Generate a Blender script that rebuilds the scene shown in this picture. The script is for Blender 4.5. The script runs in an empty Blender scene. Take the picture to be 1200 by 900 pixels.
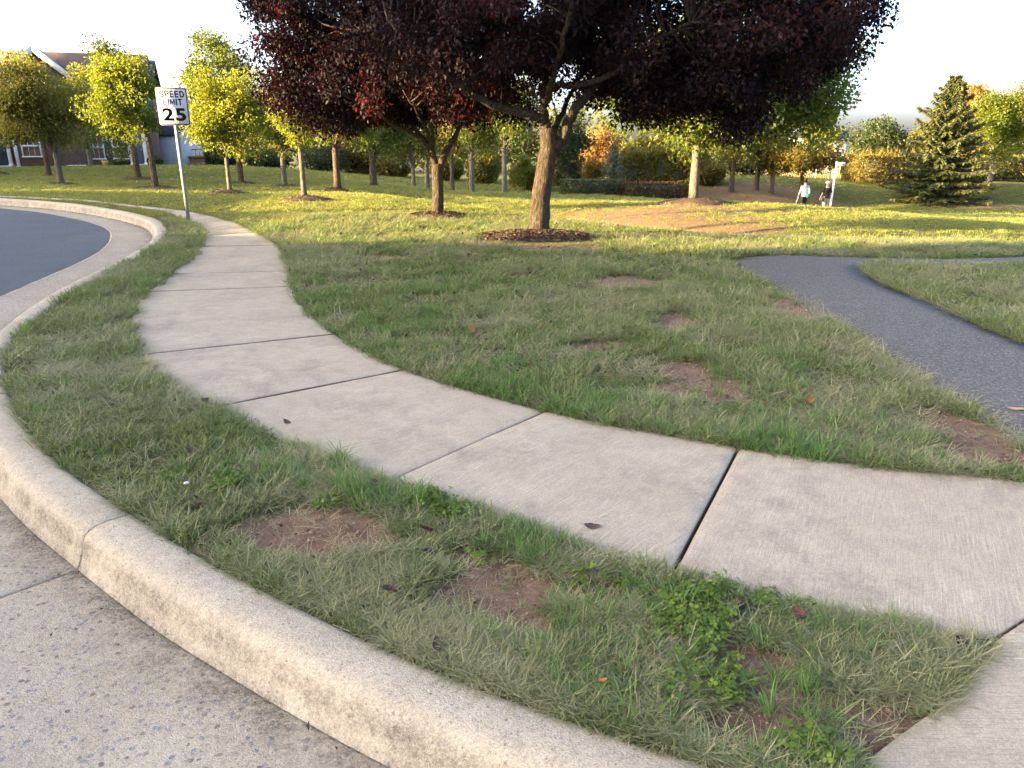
import bpy, bmesh, math, random
import numpy as np
from mathutils import Vector, Matrix

random.seed(7)
rng = np.random.default_rng(11)
SC = bpy.context.scene
COL = SC.collection

# ------------------------------------------------------------------ camera, sky, sun, exposure
CAM_H, F_PX, HORIZON = 1.48, 880.0, 158.0
TH = math.atan((450 - HORIZON) / F_PX)
cam_d = bpy.data.cameras.new('camera')
cam_d.sensor_fit = 'HORIZONTAL'; cam_d.sensor_width = 36.0
cam_d.lens = F_PX / 1200 * 36.0
cam_d.clip_start = 0.05; cam_d.clip_end = 2500
cam = bpy.data.objects.new('camera', cam_d); COL.objects.link(cam)
cam.location = (0, 0, CAM_H); cam.rotation_euler = (math.pi / 2 - TH, 0, 0)
SC.camera = cam

SUN_EL = math.radians(10.0)
SUN_AZ = Vector((-1.0, -0.22, 0)).normalized()            # horizontal direction towards the sun
to_sun = Vector((SUN_AZ.x * math.cos(SUN_EL), SUN_AZ.y * math.cos(SUN_EL), math.sin(SUN_EL)))
W = bpy.data.worlds.new('World'); SC.world = W; W.use_nodes = True
nt = W.node_tree
bg = nt.nodes['Background']
sky = nt.nodes.new('ShaderNodeTexSky'); sky.sky_type = 'NISHITA'
sky.sun_disc = False
sky.sun_elevation = SUN_EL
sky.sun_rotation = math.atan2(SUN_AZ.x, SUN_AZ.y)
sky.air_density = 0.35; sky.dust_density = 3.5; sky.ozone_density = 1.7; sky.altitude = 100
nt.links.new(sky.outputs[0], bg.inputs[0]); bg.inputs[1].default_value = 0.15
sun_d = bpy.data.lights.new('sun', 'SUN'); sun_d.energy = 3.8; sun_d.angle = math.radians(0.5)
sun_d.color = (1.0, 0.80, 0.52)
sun = bpy.data.objects.new('sun', sun_d); COL.objects.link(sun)
sun.rotation_euler = to_sun.to_track_quat('Z', 'Y').to_euler()
sun.location = (-30, 5, 30)
SC.view_settings.view_transform = 'Standard'; SC.view_settings.look = 'None'
SC.view_settings.exposure = 3.36; SC.view_settings.gamma = 1.0
SC.view_settings.use_white_balance = True; SC.view_settings.white_balance_temperature = 9200; SC.view_settings.white_balance_tint = 8
SC.cycles.max_bounces = 6; SC.cycles.diffuse_bounces = 3; SC.cycles.transparent_max_bounces = 8
SC.cycles.use_denoising = True; SC.cycles.denoising_prefilter = 'NONE'

# ------------------------------------------------------------------ geometry helpers
def ray(px, py):
    x = (px - 600) / F_PX; v = (450 - py) / F_PX
    return np.array([x, math.cos(TH) + v * math.sin(TH), -math.sin(TH) + v * math.cos(TH)])
def gp(px, py, z=0.0):                        # point of a level plane seen along a sight line
    d = ray(px, py); t = (z - CAM_H) / d[2]; return np.array([d[0] * t, d[1] * t])
def at(px, py, Y):                            # point at a known distance Y along a sight line
    d = ray(px, py); t = Y / d[1]; return np.array([d[0] * t, Y, CAM_H + d[2] * t])
def sm(a, b, x):
    t = np.clip((x - a) / (b - a), 0, 1); return t * t * (3 - 2 * t)
def spline(P, n=12):
    P = np.asarray(P, float); Q = np.vstack([2 * P[0] - P[1], P, 2 * P[-1] - P[-2]]); out = []
    for i in range(1, len(Q) - 2):
        for k in range(n):
            t = k / n; a, b, c, d = Q[i - 1], Q[i], Q[i + 1], Q[i + 2]
            out.append(.5 * (2 * b + (c - a) * t + (2 * a - 5 * b + 4 * c - d) * t * t + (3 * b - a - 3 * c + d) * t ** 3))
    out.append(P[-1]); return np.array(out)
def smooth(P, k=3):
    P = P.copy()
    for _ in range(k):
        Q = P.copy(); Q[1:-1] = (P[:-2] + 2 * P[1:-1] + P[2:]) / 4; P = Q
    return P
def resample(P, step):
    s = np.r_[0, np.cumsum(np.hypot(*np.diff(P, axis=0).T))]
    n = max(2, int(s[-1] / step) + 1); u = np.linspace(0, s[-1], n)
    return np.c_[np.interp(u, s, P[:, 0]), np.interp(u, s, P[:, 1])]
def arclen(P): return np.r_[0, np.cumsum(np.hypot(*np.diff(P, axis=0).T))]
def inside(poly, X, Y):
    poly = np.asarray(poly); r = np.zeros(X.shape, bool); j = len(poly) - 1
    for i in range(len(poly)):
        xi, yi = poly[i]; xj, yj = poly[j]
        if yi != yj:
            c = ((yi > Y) != (yj > Y)) & (X < (xj - xi) * (Y - yi) / (yj - yi) + xi); r ^= c
        j = i
    return r
def pdist(P, X, Y):                           # distance to a polyline
    best = np.full(X.shape, 1e9)
    for a, b in zip(P[:-1], P[1:]):
        d = b - a; L = max(d @ d, 1e-12)
        t = np.clip(((X - a[0]) * d[0] + (Y - a[1]) * d[1]) / L, 0, 1)
        best = np.minimum(best, np.hypot(X - a[0] - t * d[0], Y - a[1] - t * d[1]))
    return best
_perm = rng.permutation(512)
def vnoise(x, y, z=0.0):
    x = np.asarray(x, float); y = np.asarray(y, float); z = np.asarray(z, float) + 0 * x
    xi, yi, zi = np.floor(x).astype(int), np.floor(y).astype(int), np.floor(z).astype(int)
    fx, fy, fz = x - xi, y - yi, z - zi
    fx, fy, fz = fx * fx * (3 - 2 * fx), fy * fy * (3 - 2 * fy), fz * fz * (3 - 2 * fz)
    def h(a, b, c): return _perm[(_perm[(_perm[a & 511] + b) & 511] + c) & 511] / 511.0
    def l(a, b, t): return a + (b - a) * t
    return l(l(l(h(xi, yi, zi), h(xi + 1, yi, zi), fx), l(h(xi, yi + 1, zi), h(xi + 1, yi + 1, zi), fx), fy),
             l(l(h(xi, yi, zi + 1), h(xi + 1, yi, zi + 1), fx), l(h(xi, yi + 1, zi + 1), h(xi + 1, yi + 1, zi + 1), fx), fy), fz)
def fbm(x, y, z=0.0, o=4):
    s = 0; a = .5; f = 1
    for k in range(o): s = s + a * vnoise(np.asarray(x) * f + 17.3 * k, np.asarray(y) * f - 9.1 * k, np.asarray(z) * f); a *= .5; f *= 2
    return s

def np_mesh(name, V, F, mats=(), smooth_=False, attrs=None, uv=None, midx=None):
    V = np.asarray(V, np.float32); me = bpy.data.meshes.new(name)
    if isinstance(F, np.ndarray):
        n, k = F.shape; loops = F.ravel().astype(np.int32); starts = (np.arange(n) * k).astype(np.int32); tot = np.full(n, k, np.int32)
    else:
        tot = np.array([len(f) for f in F], np.int32); starts = np.r_[0, np.cumsum(tot)[:-1]].astype(np.int32)
        loops = np.array([i for f in F for i in f], np.int32); n = len(F)
    me.vertices.add(len(V)); me.vertices.foreach_set('co', V.ravel())
    me.loops.add(len(loops)); me.loops.foreach_set('vertex_index', loops)
    me.polygons.add(n); me.polygons.foreach_set('loop_start', starts)
    try: me.polygons.foreach_set('loop_total', tot)
    except Exception: pass
    if smooth_: me.polygons.foreach_set('use_smooth', np.ones(n, bool))
    if midx is not None: me.polygons.foreach_set('material_index', np.asarray(midx, np.int32))
    for m in mats: me.materials.append(m)
    for k, v in (attrs or {}).items():
        v = np.asarray(v, np.float32)
        a = me.attributes.new(k, 'FLOAT' if v.ndim == 1 else 'FLOAT_VECTOR', 'POINT')
        a.data.foreach_set('value' if v.ndim == 1 else 'vector', v.ravel())
    if uv is not None:
        l = me.uv_layers.new(name='UVMap'); l.data.foreach_set('uv', np.asarray(uv, np.float32)[loops].ravel())
    me.update(calc_edges=True); me.validate()
    return me

class MB:                                     # collects simple shapes into ONE mesh
    def __init__(s): s.V = []; s.F = []; s.n = 0
    def add(s, V, F):
        V = np.asarray(V, float); s.V.append(V); s.F += [tuple(i + s.n for i in f) for f in F]; s.n += len(V); return s
    def box(s, c, d, rz=0.0, bev=0.0, M=None):
        x, y, z = d[0] / 2, d[1] / 2, d[2] / 2
        if bev <= 0:
            V = np.array([(a * x, b * y, e * z) for e in (-1, 1) for a, b in ((-1, -1), (1, -1), (1, 1), (-1, 1))])
            F = [(3, 2, 1, 0), (4, 5, 6, 7), (0, 1, 5, 4), (1, 2, 6, 5), (2, 3, 7, 6), (3, 0, 4, 7)]
        else:
            b = min(bev, x * .9, y * .9, z * .9); V = []; F = []
            for e, r in ((-z, b), (-z + b, 0), (z - b, 0), (z, b)):
                X, Y = x - r, y - r; cb = b * .6
                V += [(-X + cb, -Y, e), (X - cb, -Y, e), (X, -Y + cb, e), (X, Y - cb, e), (X - cb, Y, e), (-X + cb, Y, e), (-X, Y - cb, e), (-X, -Y + cb, e)]
            for k in range(3):
                for i in range(8): F.append((k * 8 + i, k * 8 + (i + 1) % 8, k * 8 + 8 + (i + 1) % 8, k * 8 + 8 + i))
            F.append(tuple(range(7, -1, -1))); F.append(tuple(range(24, 32))); V = np.array(V)
        if M is not None: V = V @ np.array(M).T
        c_, s_ = math.cos(rz), math.sin(rz)
        V = np.c_[V[:, 0] * c_ - V[:, 1] * s_, V[:, 0] * s_ + V[:, 1] * c_, V[:, 2]] + np.asarray(c)
        return s.add(V, F)
    def tube(s, P, R, n=8, cap=True, lump=0.0, seed=0):
        P = np.asarray(P, float); R = np.broadcast_to(np.asarray(R, float), (len(P),)); V = []
        T = np.gradient(P, axis=0); T /= np.linalg.norm(T, axis=1)[:, None] + 1e-9
        u = np.cross(T[0], (0.31, 0.9, 0.13)); u /= np.linalg.norm(u)
        for i in range(len(P)):
            u = u - T[i] * (u @ T[i]); u /= np.linalg.norm(u) + 1e-9; w = np.cross(T[i], u)
            a = np.arange(n) * 2 * math.pi / n
            r = R[i] * (1 + lump * (fbm(np.cos(a) * 1.7 + seed, np.sin(a) * 1.7, P[i, 2] * 3.0, 3) - .47) * 2) if lump else R[i] + 0 * a
            V.append(P[i] + (np.cos(a) * r)[:, None] * u + (np.sin(a) * r)[:, None] * w)
        V = np.vstack(V)
        F = [(k * n + i, k * n + (i + 1) % n, (k + 1) * n + (i + 1) % n, (k + 1) * n + i) for k in range(len(P) - 1) for i in range(n)]
        if cap: F += [tuple(range(n - 1, -1, -1)), tuple(range((len(P) - 1) * n, len(P) * n))]
        return s.add(V, F)
    def prism(s, poly, z0, z1):               # vertical prism over a polygon
        n = len(poly); V = [(x, y, z0) for x, y in poly] + [(x, y, z1) for x, y in poly]
        return s.add(V, [tuple(range(n - 1, -1, -1)), tuple(range(n, 2 * n))] + [(i, (i + 1) % n, n + (i + 1) % n, n + i) for i in range(n)])
    def build(s, name, mat, parent=None, smooth_=False, loc=None):
        V = np.vstack(s.V)
        me = np_mesh(name, V, s.F, [mat] if mat else [], smooth_)
        return link(name, me, parent, loc)
def link(name, me, parent=None, loc=None):
    o = bpy.data.objects.new(name, me); COL.objects.link(o)
    if parent is not None: o.parent = parent
    if loc is not None: o.location = loc
    return o
def tag(o, label=None, cat=None, group=None, kind=None):
    if label: o['label'] = label
    if cat: o['category'] = cat
    if group: o['group'] = group
    if kind: o['kind'] = kind
    return o
def thing(name, label, cat, loc=(0, 0, 0), rz=0.0, group=None):
    o = bpy.data.objects.new(name, None); COL.objects.link(o); o.location = Vector([float(v) for v in loc]); o.rotation_euler = (0, 0, rz)
    o.empty_display_size = .3
    return tag(o, label, cat, group)

# ------------------------------------------------------------------ materials
class NT:
    def __init__(s, name):
        s.m = bpy.data.materials.new(name); s.m.use_nodes = True; s.t = s.m.node_tree; s.t.nodes.clear()
        s.out = s.n('ShaderNodeOutputMaterial')
    def n(s, typ, **kw):
        nd = s.t.nodes.new(typ)
        for k, v in kw.items(): setattr(nd, k, v)
        return nd
    def l(s, a, b): s.t.links.new(a, b)
    def set(s, sock, v):
        if hasattr(v, 'is_output'): s.l(v, sock)
        elif v is not None: sock.default_value = v
    def coords(s, kind='obj', scale=(1, 1, 1)):
        if kind == 'uv': c = s.n('ShaderNodeUVMap').outputs[0]
        elif kind == 'world': c = s.n('ShaderNodeNewGeometry').outputs['Position']
        else: c = s.n('ShaderNodeTexCoord').outputs['Object']
        mp = s.n('ShaderNodeMapping'); s.l(c, mp.inputs[0]); mp.inputs['Scale'].default_value = scale; return mp.outputs[0]
    def noise(s, co, scale, detail=4, rough=.55, lo=None, hi=None):
        nd = s.n('ShaderNodeTexNoise'); s.l(co, nd.inputs['Vector']); nd.inputs['Scale'].default_value = scale
        nd.inputs['Detail'].default_value = detail; nd.inputs['Roughness'].default_value = rough
        return nd.outputs[0] if lo is None else s.rng(nd.outputs[0], lo, hi)
    def vor(s, co, scale, feature='F1', out='Distance', rand=1.0):
        nd = s.n('ShaderNodeTexVoronoi', feature=feature); s.l(co, nd.inputs['Vector']); nd.inputs['Scale'].default_value = scale
        nd.inputs['Randomness'].default_value = rand; return nd.outputs[out]
    def rng(s, v, lo, hi, a=0.0, b=1.0):
        nd = s.n('ShaderNodeMapRange', interpolation_type='SMOOTHSTEP'); s.set(nd.inputs[0], v)
        for i, x in enumerate((lo, hi, a, b)): nd.inputs[1 + i].default_value = x
        return nd.outputs[0]
    def math(s, op, a, b=None, c=None):
        nd = s.n('ShaderNodeMath', operation=op)
        for i, v in enumerate((a, b, c)): s.set(nd.inputs[i], v)
        return nd.outputs[0]
    def mix(s, f, a, b, blend='MIX'):
        nd = s.n('ShaderNodeMix', data_type='RGBA', blend_type=blend)
        s.set(nd.inputs[0], f)
        for i, v in ((6, a), (7, b)):
            s.set(nd.inputs[i], (*v, 1) if isinstance(v, tuple) and len(v) == 3 else v)
        return nd.outputs[2]
    def ramp(s, f, stops):
        nd = s.n('ShaderNodeValToRGB'); s.set(nd.inputs[0], f); e = nd.color_ramp.elements
        while len(e) < len(stops): e.new(.5)
        for i, (p, c) in enumerate(stops): e[i].position = p; e[i].color = (*c, 1)
        return nd.outputs[0]
    def attr(s, name, out='Fac'):
        nd = s.n('ShaderNodeAttribute', attribute_name=name); return nd.outputs[out]
    def bump(s, h, strength=.3, dist=.01, normal=None):
        nd = s.n('ShaderNodeBump'); s.l(h, nd.inputs['Height']); nd.inputs['Strength'].default_value = strength; nd.inputs['Distance'].default_value = dist
        if normal is not None: s.l(normal, nd.inputs['Normal'])
        return nd.outputs[0]
    def pbr(s, col, rough=.7, normal=None, spec=.4, metal=0.0):
        p = s.n('ShaderNodeBsdfPrincipled'); s.set(p.inputs['Base Color'], (*col, 1) if isinstance(col, tuple) else col)
        s.set(p.inputs['Roughness'], rough); p.inputs['Specular IOR Level'].default_value = spec; p.inputs['Metallic'].default_value = metal
        if normal is not None: s.l(normal, p.inputs['Normal'])
        s.l(p.outputs[0], s.out.inputs[0]); return p
M = {}
def plain(name, col, rough=.6, var=.12, scale=3.0, metal=0.0, spec=.4):
    k = NT(name); co = k.coords()
    f = k.noise(co, scale, 5, .6, .3, .7)
    a = tuple(max(0, c * (1 - var)) for c in col); b = tuple(min(1, c * (1 + var)) for c in col)
    k.pbr(k.mix(f, a, b), rough, k.bump(k.noise(co, scale * 9), .15, .004), spec, metal); M[name] = k.m; return k.m

def sand(k, c, w, scale, amt):               # grain of the cement: every cell a little lighter or darker
    v = k.n('ShaderNodeTexVoronoi'); k.l(w, v.inputs['Vector']); v.inputs['Scale'].default_value = scale
    sp = k.n('ShaderNodeSeparateColor'); k.l(v.outputs['Color'], sp.inputs[0]); g = sp.outputs[0]
    c = k.mix(k.math('MULTIPLY', k.rng(g, .45, 1.0), amt), c, (.72, .66, .58)); return k.mix(k.math('MULTIPLY', k.rng(g, .5, .0), amt * 1.2), c, (.12, .10, .085))
def mk_walk():
    k = NT('walk_concrete'); uv = k.coords('uv'); w = k.coords('world')
    big = k.noise(w, 1.3, 5, .6, .35, .68); mid = k.noise(w, 9, 6, .65, .38, .66)
    c = k.mix(big, (.452, .380, .300), (.522, .446, .356))
    c = k.mix(k.math('MULTIPLY', mid, .45), c, (.345, .285, .245))
    # broom strokes across the walk
    st = k.noise(k.coords('uv', (150, 3.5, 1)), 1.0, 3, .7)
    st2 = k.noise(k.coords('uv', (330, 7.0, 1)), 1.0, 2, .6)
    patch = k.noise(w, 2.2, 3, .5, .42, .62)
    c = k.mix(k.math('MULTIPLY', k.math('MULTIPLY', k.rng(st, .5, .72), patch), .85), c, (.66, .59, .52))
    c = k.mix(k.math('MULTIPLY', k.rng(st2, .46, .66), .50), c, (.24, .20, .17))
    # dark mottled grime and pits
    gr = k.math('MULTIPLY', k.noise(w, 1.4, 4, .6, .40, .62), k.noise(w, 5.5, 7, .8, .40, .66))
    c = k.mix(k.math('MULTIPLY', gr, .55), c, (.20, .165, .138))
    c = sand(k, c, w, 330, .20); c = sand(k, c, w, 150, .08)
    pit = k.rng(k.vor(w, 85), .08, .20, 1, 0); pm = k.noise(w, 5, 3, .6, .5, .62)
    c = k.mix(k.math('MULTIPLY', k.math('MULTIPLY', pit, pm), .55), c, (.16, .14, .125))
    # soil-stained edges (a stain along the grass line)
    e = k.attr('edge'); e = k.math('MULTIPLY', k.rng(k.math('ADD', e, k.math('MULTIPLY', k.noise(w, 14, 4), .09)), .04, .115, 1, 0), .5)
    c = k.mix(e, c, (.25, .20, .165))
    c = k.mix(k.math('MULTIPLY', k.rng(k.attr('edge'), .002, .012, 1, 0), .85), c, (.065, .052, .043))
    h = k.math('ADD', k.math('MULTIPLY', st, .7), k.math('ADD', k.math('MULTIPLY', k.noise(w, 160, 4), .5), k.math('MULTIPLY', st2, .5)))
    k.pbr(c, .88, k.bump(h, .55, .004), .25); M['walk'] = k.m
mk_walk()
def mk_curb(name, gutter):
    k = NT(name); w = k.coords('world')
    big = k.noise(w, 2.1, 5, .65, .35, .68)
    c = k.mix(big, (.45, .385, .308), (.55, .478, .388))
    c = k.mix(k.math('MULTIPLY', k.noise(w, 38, 6, .7, .42, .66), .55), c, (.345, .285, .225)) if gutter else k.mix(k.math('MULTIPLY', k.noise(w, 30, 6, .7, .45, .7), .6), c, (.32, .275, .225))
    # exposed stones: bluish grey and brown chips of several sizes
    def stones(scale, thr, colr, amt, gate):
        d = k.vor(w, scale); hue = k.n('ShaderNodeTexVoronoi'); k.l(w, hue.inputs['Vector']); hue.inputs['Scale'].default_value = scale
        sep = k.n('ShaderNodeSeparateColor'); k.l(hue.outputs['Color'], sep.inputs[0])
        wob = k.math('ADD', d, k.math('MULTIPLY', k.noise(w, scale * 2.0, 3, .7), .55))
        m = k.math('MULTIPLY', k.rng(wob, thr + .16, thr + .22, 1, 0), k.rng(sep.outputs[0], gate, gate + .04))
        return k.math('MULTIPLY', m, amt), sep.outputs[1]
    m1, h1 = stones(40 if gutter else 62, .42 if gutter else .34, None, .9, .46 if gutter else .86)
    c = k.mix(m1, c, k.ramp(h1, [(0, (.15, .17, .21)), (.5, (.24, .27, .33)), (.75, (.24, .17, .12)), (1, (.11, .105, .105))]))
    m2, h2 = stones(125, .32, None, .75, .60 if gutter else .78)
    c = k.mix(m2, c, k.ramp(h2, [(0, (.12, .125, .14)), (.5, (.26, .27, .29)), (.8, (.32, .22, .14)), (1, (.09, .085, .08))]))
    pit = k.rng(k.vor(w, 210), .10, .22, 1, 0)
    c = k.mix(k.math('MULTIPLY', k.math('MULTIPLY', pit, k.noise(w, 7, 3, .6, .40, .55)), .85), c, (.07, .058, .05))
    # gutter grime: "prof" runs from the back of the curb to the edge of the pan
    g = k.attr('grime'); nz = k.noise(w, 5.5, 6, .7); nz2 = k.noise(w, 46, 5, .75, .36, .62)
    gm = k.math('MULTIPLY', k.math('MULTIPLY', g, k.rng(nz, .30, .62)), k.math('ADD', k.math('MULTIPLY', nz2, .60), .42))
    c = k.mix(gm, c, (.095, .082, .070))
    c = sand(k, c, w, 290, .24); c = sand(k, c, w, 120, .10)
    h = k.math('ADD', k.math('MULTIPLY', k.noise(w, 130, 5, .7), 1.0), k.math('MULTIPLY', k.rng(k.vor(w, 125), 0, .5), .5))
    k.pbr(c, .9, k.bump(h, .6, .005), .22); M[name] = k.m
mk_curb('curb_concrete', False); mk_curb('gutter_concrete', True)
def mk_asphalt(name, c0, c1, speck, rough, sc=1.0):
    k = NT(name); w = k.coords('world')
    c = k.mix(k.noise(w, 1.1, 4, .6, .35, .7), c0, c1)
    c = k.mix(k.math('MULTIPLY', k.noise(w, 190, 3, .7, .45, .62), .5), c, tuple(v * 1.9 for v in c1))
    d = k.vor(w, 60 * sc); v = k.n('ShaderNodeTexVoronoi'); k.l(w, v.inputs['Vector']); v.inputs['Scale'].default_value = 60 * sc
    sep = k.n('ShaderNodeSeparateColor'); k.l(v.outputs['Color'], sep.inputs[0])
    c = k.mix(k.math('MULTIPLY', k.math('MULTIPLY', k.rng(d, .12, .26, 1, 0), k.rng(sep.outputs[0], speck, speck + .03)), .8), c, (.42, .39, .34))
    if sc < 1: c = sand(k, c, w, 110, .22); c = sand(k, c, w, 260, .12)
    h = k.math('ADD', k.noise(w, 220, 4, .7), k.math('MULTIPLY', k.rng(k.vor(w, 150), 0, .6), .8))
    k.pbr(c, rough, k.bump(h, .7, .006), .5); M[name] = k.m
mk_asphalt('road_asphalt', (.034, .050, .072), (.047, .067, .093), .985, .68)
mk_asphalt('path_asphalt', (.034, .038, .045), (.050, .054, .062), .74, .72, .5)

def mk_ground():
    k = NT('lawn_soil'); w = k.coords('world'); bare = k.attr('bare'); mul = k.attr('mulchy')
    soil = k.mix(k.noise(w, 7, 6, .68, .32, .7), (.195, .118, .088), (.315, .205, .160))
    soil = k.mix(k.math('MULTIPLY', k.rng(k.vor(w, 48), .12, .3, 1, 0), k.noise(w, 9, 3, .6, .5, .65)), soil, (.36, .25, .20))
    soil = k.mix(k.math('MULTIPLY', k.noise(w, 85, 4, .7, .5, .68), .55), soil, (.12, .075, .055))
    th = k.mix(k.noise(w, 45, 5, .75, .34, .66), (.075, .072, .034), (.185, .160, .090))
    gr = k.mix(k.noise(w, .55, 5, .6, .35, .68), (.052, .082, .020), (.098, .118, .034))
    gr = k.mix(k.noise(w, 14, 6, .75, .40, .66), gr, (.125, .120, .048))
    far = k.rng(k.n('ShaderNodeCameraData').outputs['View Distance'], 9, 18) if False else k.attr('turf')
    c = k.mix(far, th, gr)
    f = k.rng(k.math('ADD', bare, k.math('MULTIPLY', k.math('SUBTRACT', k.noise(w, 16, 5, .7), .5), .9)), .30, .62)
    c = k.mix(f, c, soil)
    mu = k.mix(k.noise(w, 26, 5, .7, .35, .65), (.15, .088, .055), (.30, .185, .112))
    c = k.mix(k.rng(k.math('ADD', mul, k.math('MULTIPLY', k.math('SUBTRACT', k.noise(w, 2.5, 6, .75), .5), 1.7)), .30, .62), c, mu)
    h = k.math('ADD', k.noise(w, 26, 6, .75), k.math('MULTIPLY', k.noise(w, 120, 4, .7), .45))
    k.pbr(c, .95, k.bump(h, .8, .02), .15); M['ground'] = k.m
mk_ground()

def leafmat(name, stops, trans, tmix=.42, rough=.5, spec=.35, sat=.0):
    """a leaf: diffuse/gloss above, light glowing through; 'tint' varies leaf by leaf"""
    k = NT(name); t = k.attr('tint'); oi = k.n('ShaderNodeObjectInfo').outputs['Random']
    c = k.ramp(t, stops)
    p = k.n('ShaderNodeBsdfPrincipled'); k.l(c, p.inputs['Base Color']); p.inputs['Roughness'].default_value = rough; p.inputs['Specular IOR Level'].default_value = spec
    tr = k.n('ShaderNodeBsdfTranslucent'); k.l(k.ramp(t, trans), tr.inputs[0])
    mx = k.n('ShaderNodeMixShader'); mx.inputs[0].default_value = tmix
    k.l(p.outputs[0], mx.inputs[1]); k.l(tr.outputs[0], mx.inputs[2]); k.l(mx.outputs[0], k.out.inputs[0]); M[name] = k.m; return k.m
leafmat('leaf_purple', [(0, (.010, .0075, .0105)), (.6, (.016, .010, .014)), (1, (.028, .012, .015))], [(0, (.022, .005, .006)), (.75, (.045, .008, .008)), (1, (.36, .04, .018))], .20, .6, .12)
leafmat('leaf_yellowgreen', [(0, (.060, .092, .018)), (.6, (.105, .138, .026)), (1, (.165, .165, .028))], [(0, (.20, .27, .03)), (1, (.38, .38, .04))], .44)
leafmat('leaf_green', [(0, (0.039, 0.068, 0.018)), (.6, (0.075, 0.107, 0.026)), (1, (0.124, 0.137, 0.031))], [(0, (0.143, 0.208, 0.026)), (1, (0.286, 0.312, 0.039))], .40)
leafmat('leaf_ash', [(0, (.050, .085, .024)), (.6, (.080, .115, .030)), (1, (.115, .140, .034))], [(0, (.16, .24, .03)), (1, (.28, .33, .04))], .42)
leafmat('leaf_olive', [(0, (0.062, 0.078, 0.023)), (.6, (0.111, 0.117, 0.031)), (1, (0.182, 0.150, 0.036))], [(0, (0.234, 0.247, 0.039)), (1, (0.416, 0.312, 0.039))], .40)
leafmat('leaf_ochre', [(0, (.085, .078, .024)), (.6, (.140, .118, .030)), (1, (.21, .145, .035))], [(0, (.26, .22, .04)), (1, (.40, .27, .04))], .40)
leafmat('leaf_orange', [(0, (.19, .105, .040)), (.6, (.27, .155, .055)), (1, (.33, .21, .08))], [(0, (.38, .20, .06)), (1, (.50, .30, .08))], .40)
leafmat('leaf_dark', [(0, (0.024, 0.041, 0.019)), (.6, (0.046, 0.068, 0.027)), (1, (0.074, 0.095, 0.035))], [(0, (0.068, 0.108, 0.027)), (1, (0.135, 0.162, 0.041))], .25)
leafmat('leaf_rust', [(0, (.045, .030, .016)), (.6, (.080, .042, .022)), (1, (.12, .055, .026))], [(0, (.12, .06, .02)), (1, (.20, .08, .02))], .28)
leafmat('needle', [(0, (0.039, 0.060, 0.027)), (.6, (0.075, 0.096, 0.039)), (1, (0.143, 0.135, 0.051))], [(0, (0.075, 0.105, 0.030)), (1, (0.180, 0.165, 0.045))], .22)
leafmat('needle_blue', [(0, (.070, .095, .070)), (.6, (.115, .140, .095)), (1, (.18, .185, .11))], [(0, (.10, .13, .07)), (1, (.2, .2, .1))], .25)
def mk_bark(name, a, b, sc=1.0):
    k = NT(name); co = k.coords('obj', (1, 1, .22)); co2 = k.coords('obj')
    ridge = k.noise(co, 42 * sc, 6, .7); lich = k.noise(co2, 9, 5, .7, .56, .70)
    c = k.mix(k.rng(ridge, .34, .66), a, b)
    c = k.mix(k.math('MULTIPLY', lich, .45), c, (.20, .19, .14))
    h = k.math('ADD', k.rng(ridge, .25, .7), k.math('MULTIPLY', k.noise(co2, 90 * sc, 4), .3))
    k.pbr(c, .92, k.bump(h, .9, .03), .15); M[name] = k.m
mk_bark('bark_dark', (.038, .028, .022), (.115, .088, .068)); mk_bark('bark_grey', (.10, .085, .070), (.24, .21, .175)); mk_bark('bark_brown', (.06, .042, .030), (.17, .12, .085))

# ------------------------------------------------------------------ plan of the place (metres, from the measured sight lines)
CURB_PX = [(0, 232), (83, 238), (133, 245), (160, 250), (187, 258), (196, 269), (192, 281), (173, 295), (140, 312), (100, 333), (67, 353), (36, 378),
           (12, 402), (3, 425), (7, 453), (20, 483), (55, 530), (105, 570), (150, 598), (215, 640), (270, 672), (350, 710), (410, 740), (475, 772), (550, 800), (600, 820), (720, 862), (850, 898)]
curb_pts = np.array([gp(*p) for p in CURB_PX])
curb_pts = np.vstack([[(-46, 31.5), (-30, 26.0), (-19, 21.9)], curb_pts, [(1.0, 1.20), (1.7, .80), (2.6, .35), (4.5, -.5), (9, -2.4)]])
CURB = resample(smooth(resample(spline(curb_pts), .12), 6), .10)
def normals(P):
    T = np.gradient(P, axis=0); T /= np.linalg.norm(T, axis=1)[:, None]; return np.c_[T[:, 1], -T[:, 0]]      # right-hand side of travel
NR = normals(CURB)
# travel goes from the far left towards the camera: the road lies on the right-hand side of travel
def offset(P, N, d):
    Q = P + N * d; return smooth(Q, 8)
ROAD_EDGE = offset(CURB, NR, .86)
ROAD_FAR = np.array([(9, -11), (2, -8.5), (-5, -6.0), (-10, -2.5), (-13.5, 3.5), (-17, 10.5), (-23, 16.8), (-34, 21), (-46, 24.5)])
road_poly = np.vstack([CURB + NR * .06, ROAD_FAR])

WL = [(-30, 25.3), (-20, 22.15), (-16, 20.75)] + [tuple(gp(*p)) for p in [(0, 231), (100, 236), (150, 242), (187, 247), (207, 253), (236, 267), (237, 280), (229, 297), (213, 310), (193, 327), (173, 343), (160, 357), (154, 373), (155, 393), (163, 416), (187, 443), (213, 460), (250, 477), (300, 503), (350, 523), (400, 544), (452, 566), (500, 582), (550, 598), (600, 614), (665, 636), (782, 672), (850, 690), (950, 715), (1030, 730), (1165, 748)]]
WR = [(-30, 26.2), (-20, 22.9), (-16, 21.4)] + [tuple(gp(*p)) for p in [(0, 229), (100, 234), (150, 239.5), (190, 244), (223, 248), (267, 258), (300, 272), (328, 290), (337, 309), (343, 333), (353, 357), (373, 377), (400, 396), (475, 433), (560, 459), (641, 481), (750, 503), (862, 523), (1000, 543), (1100, 554), (1200, 563)]] + [(2.9, 2.83)]
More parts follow.
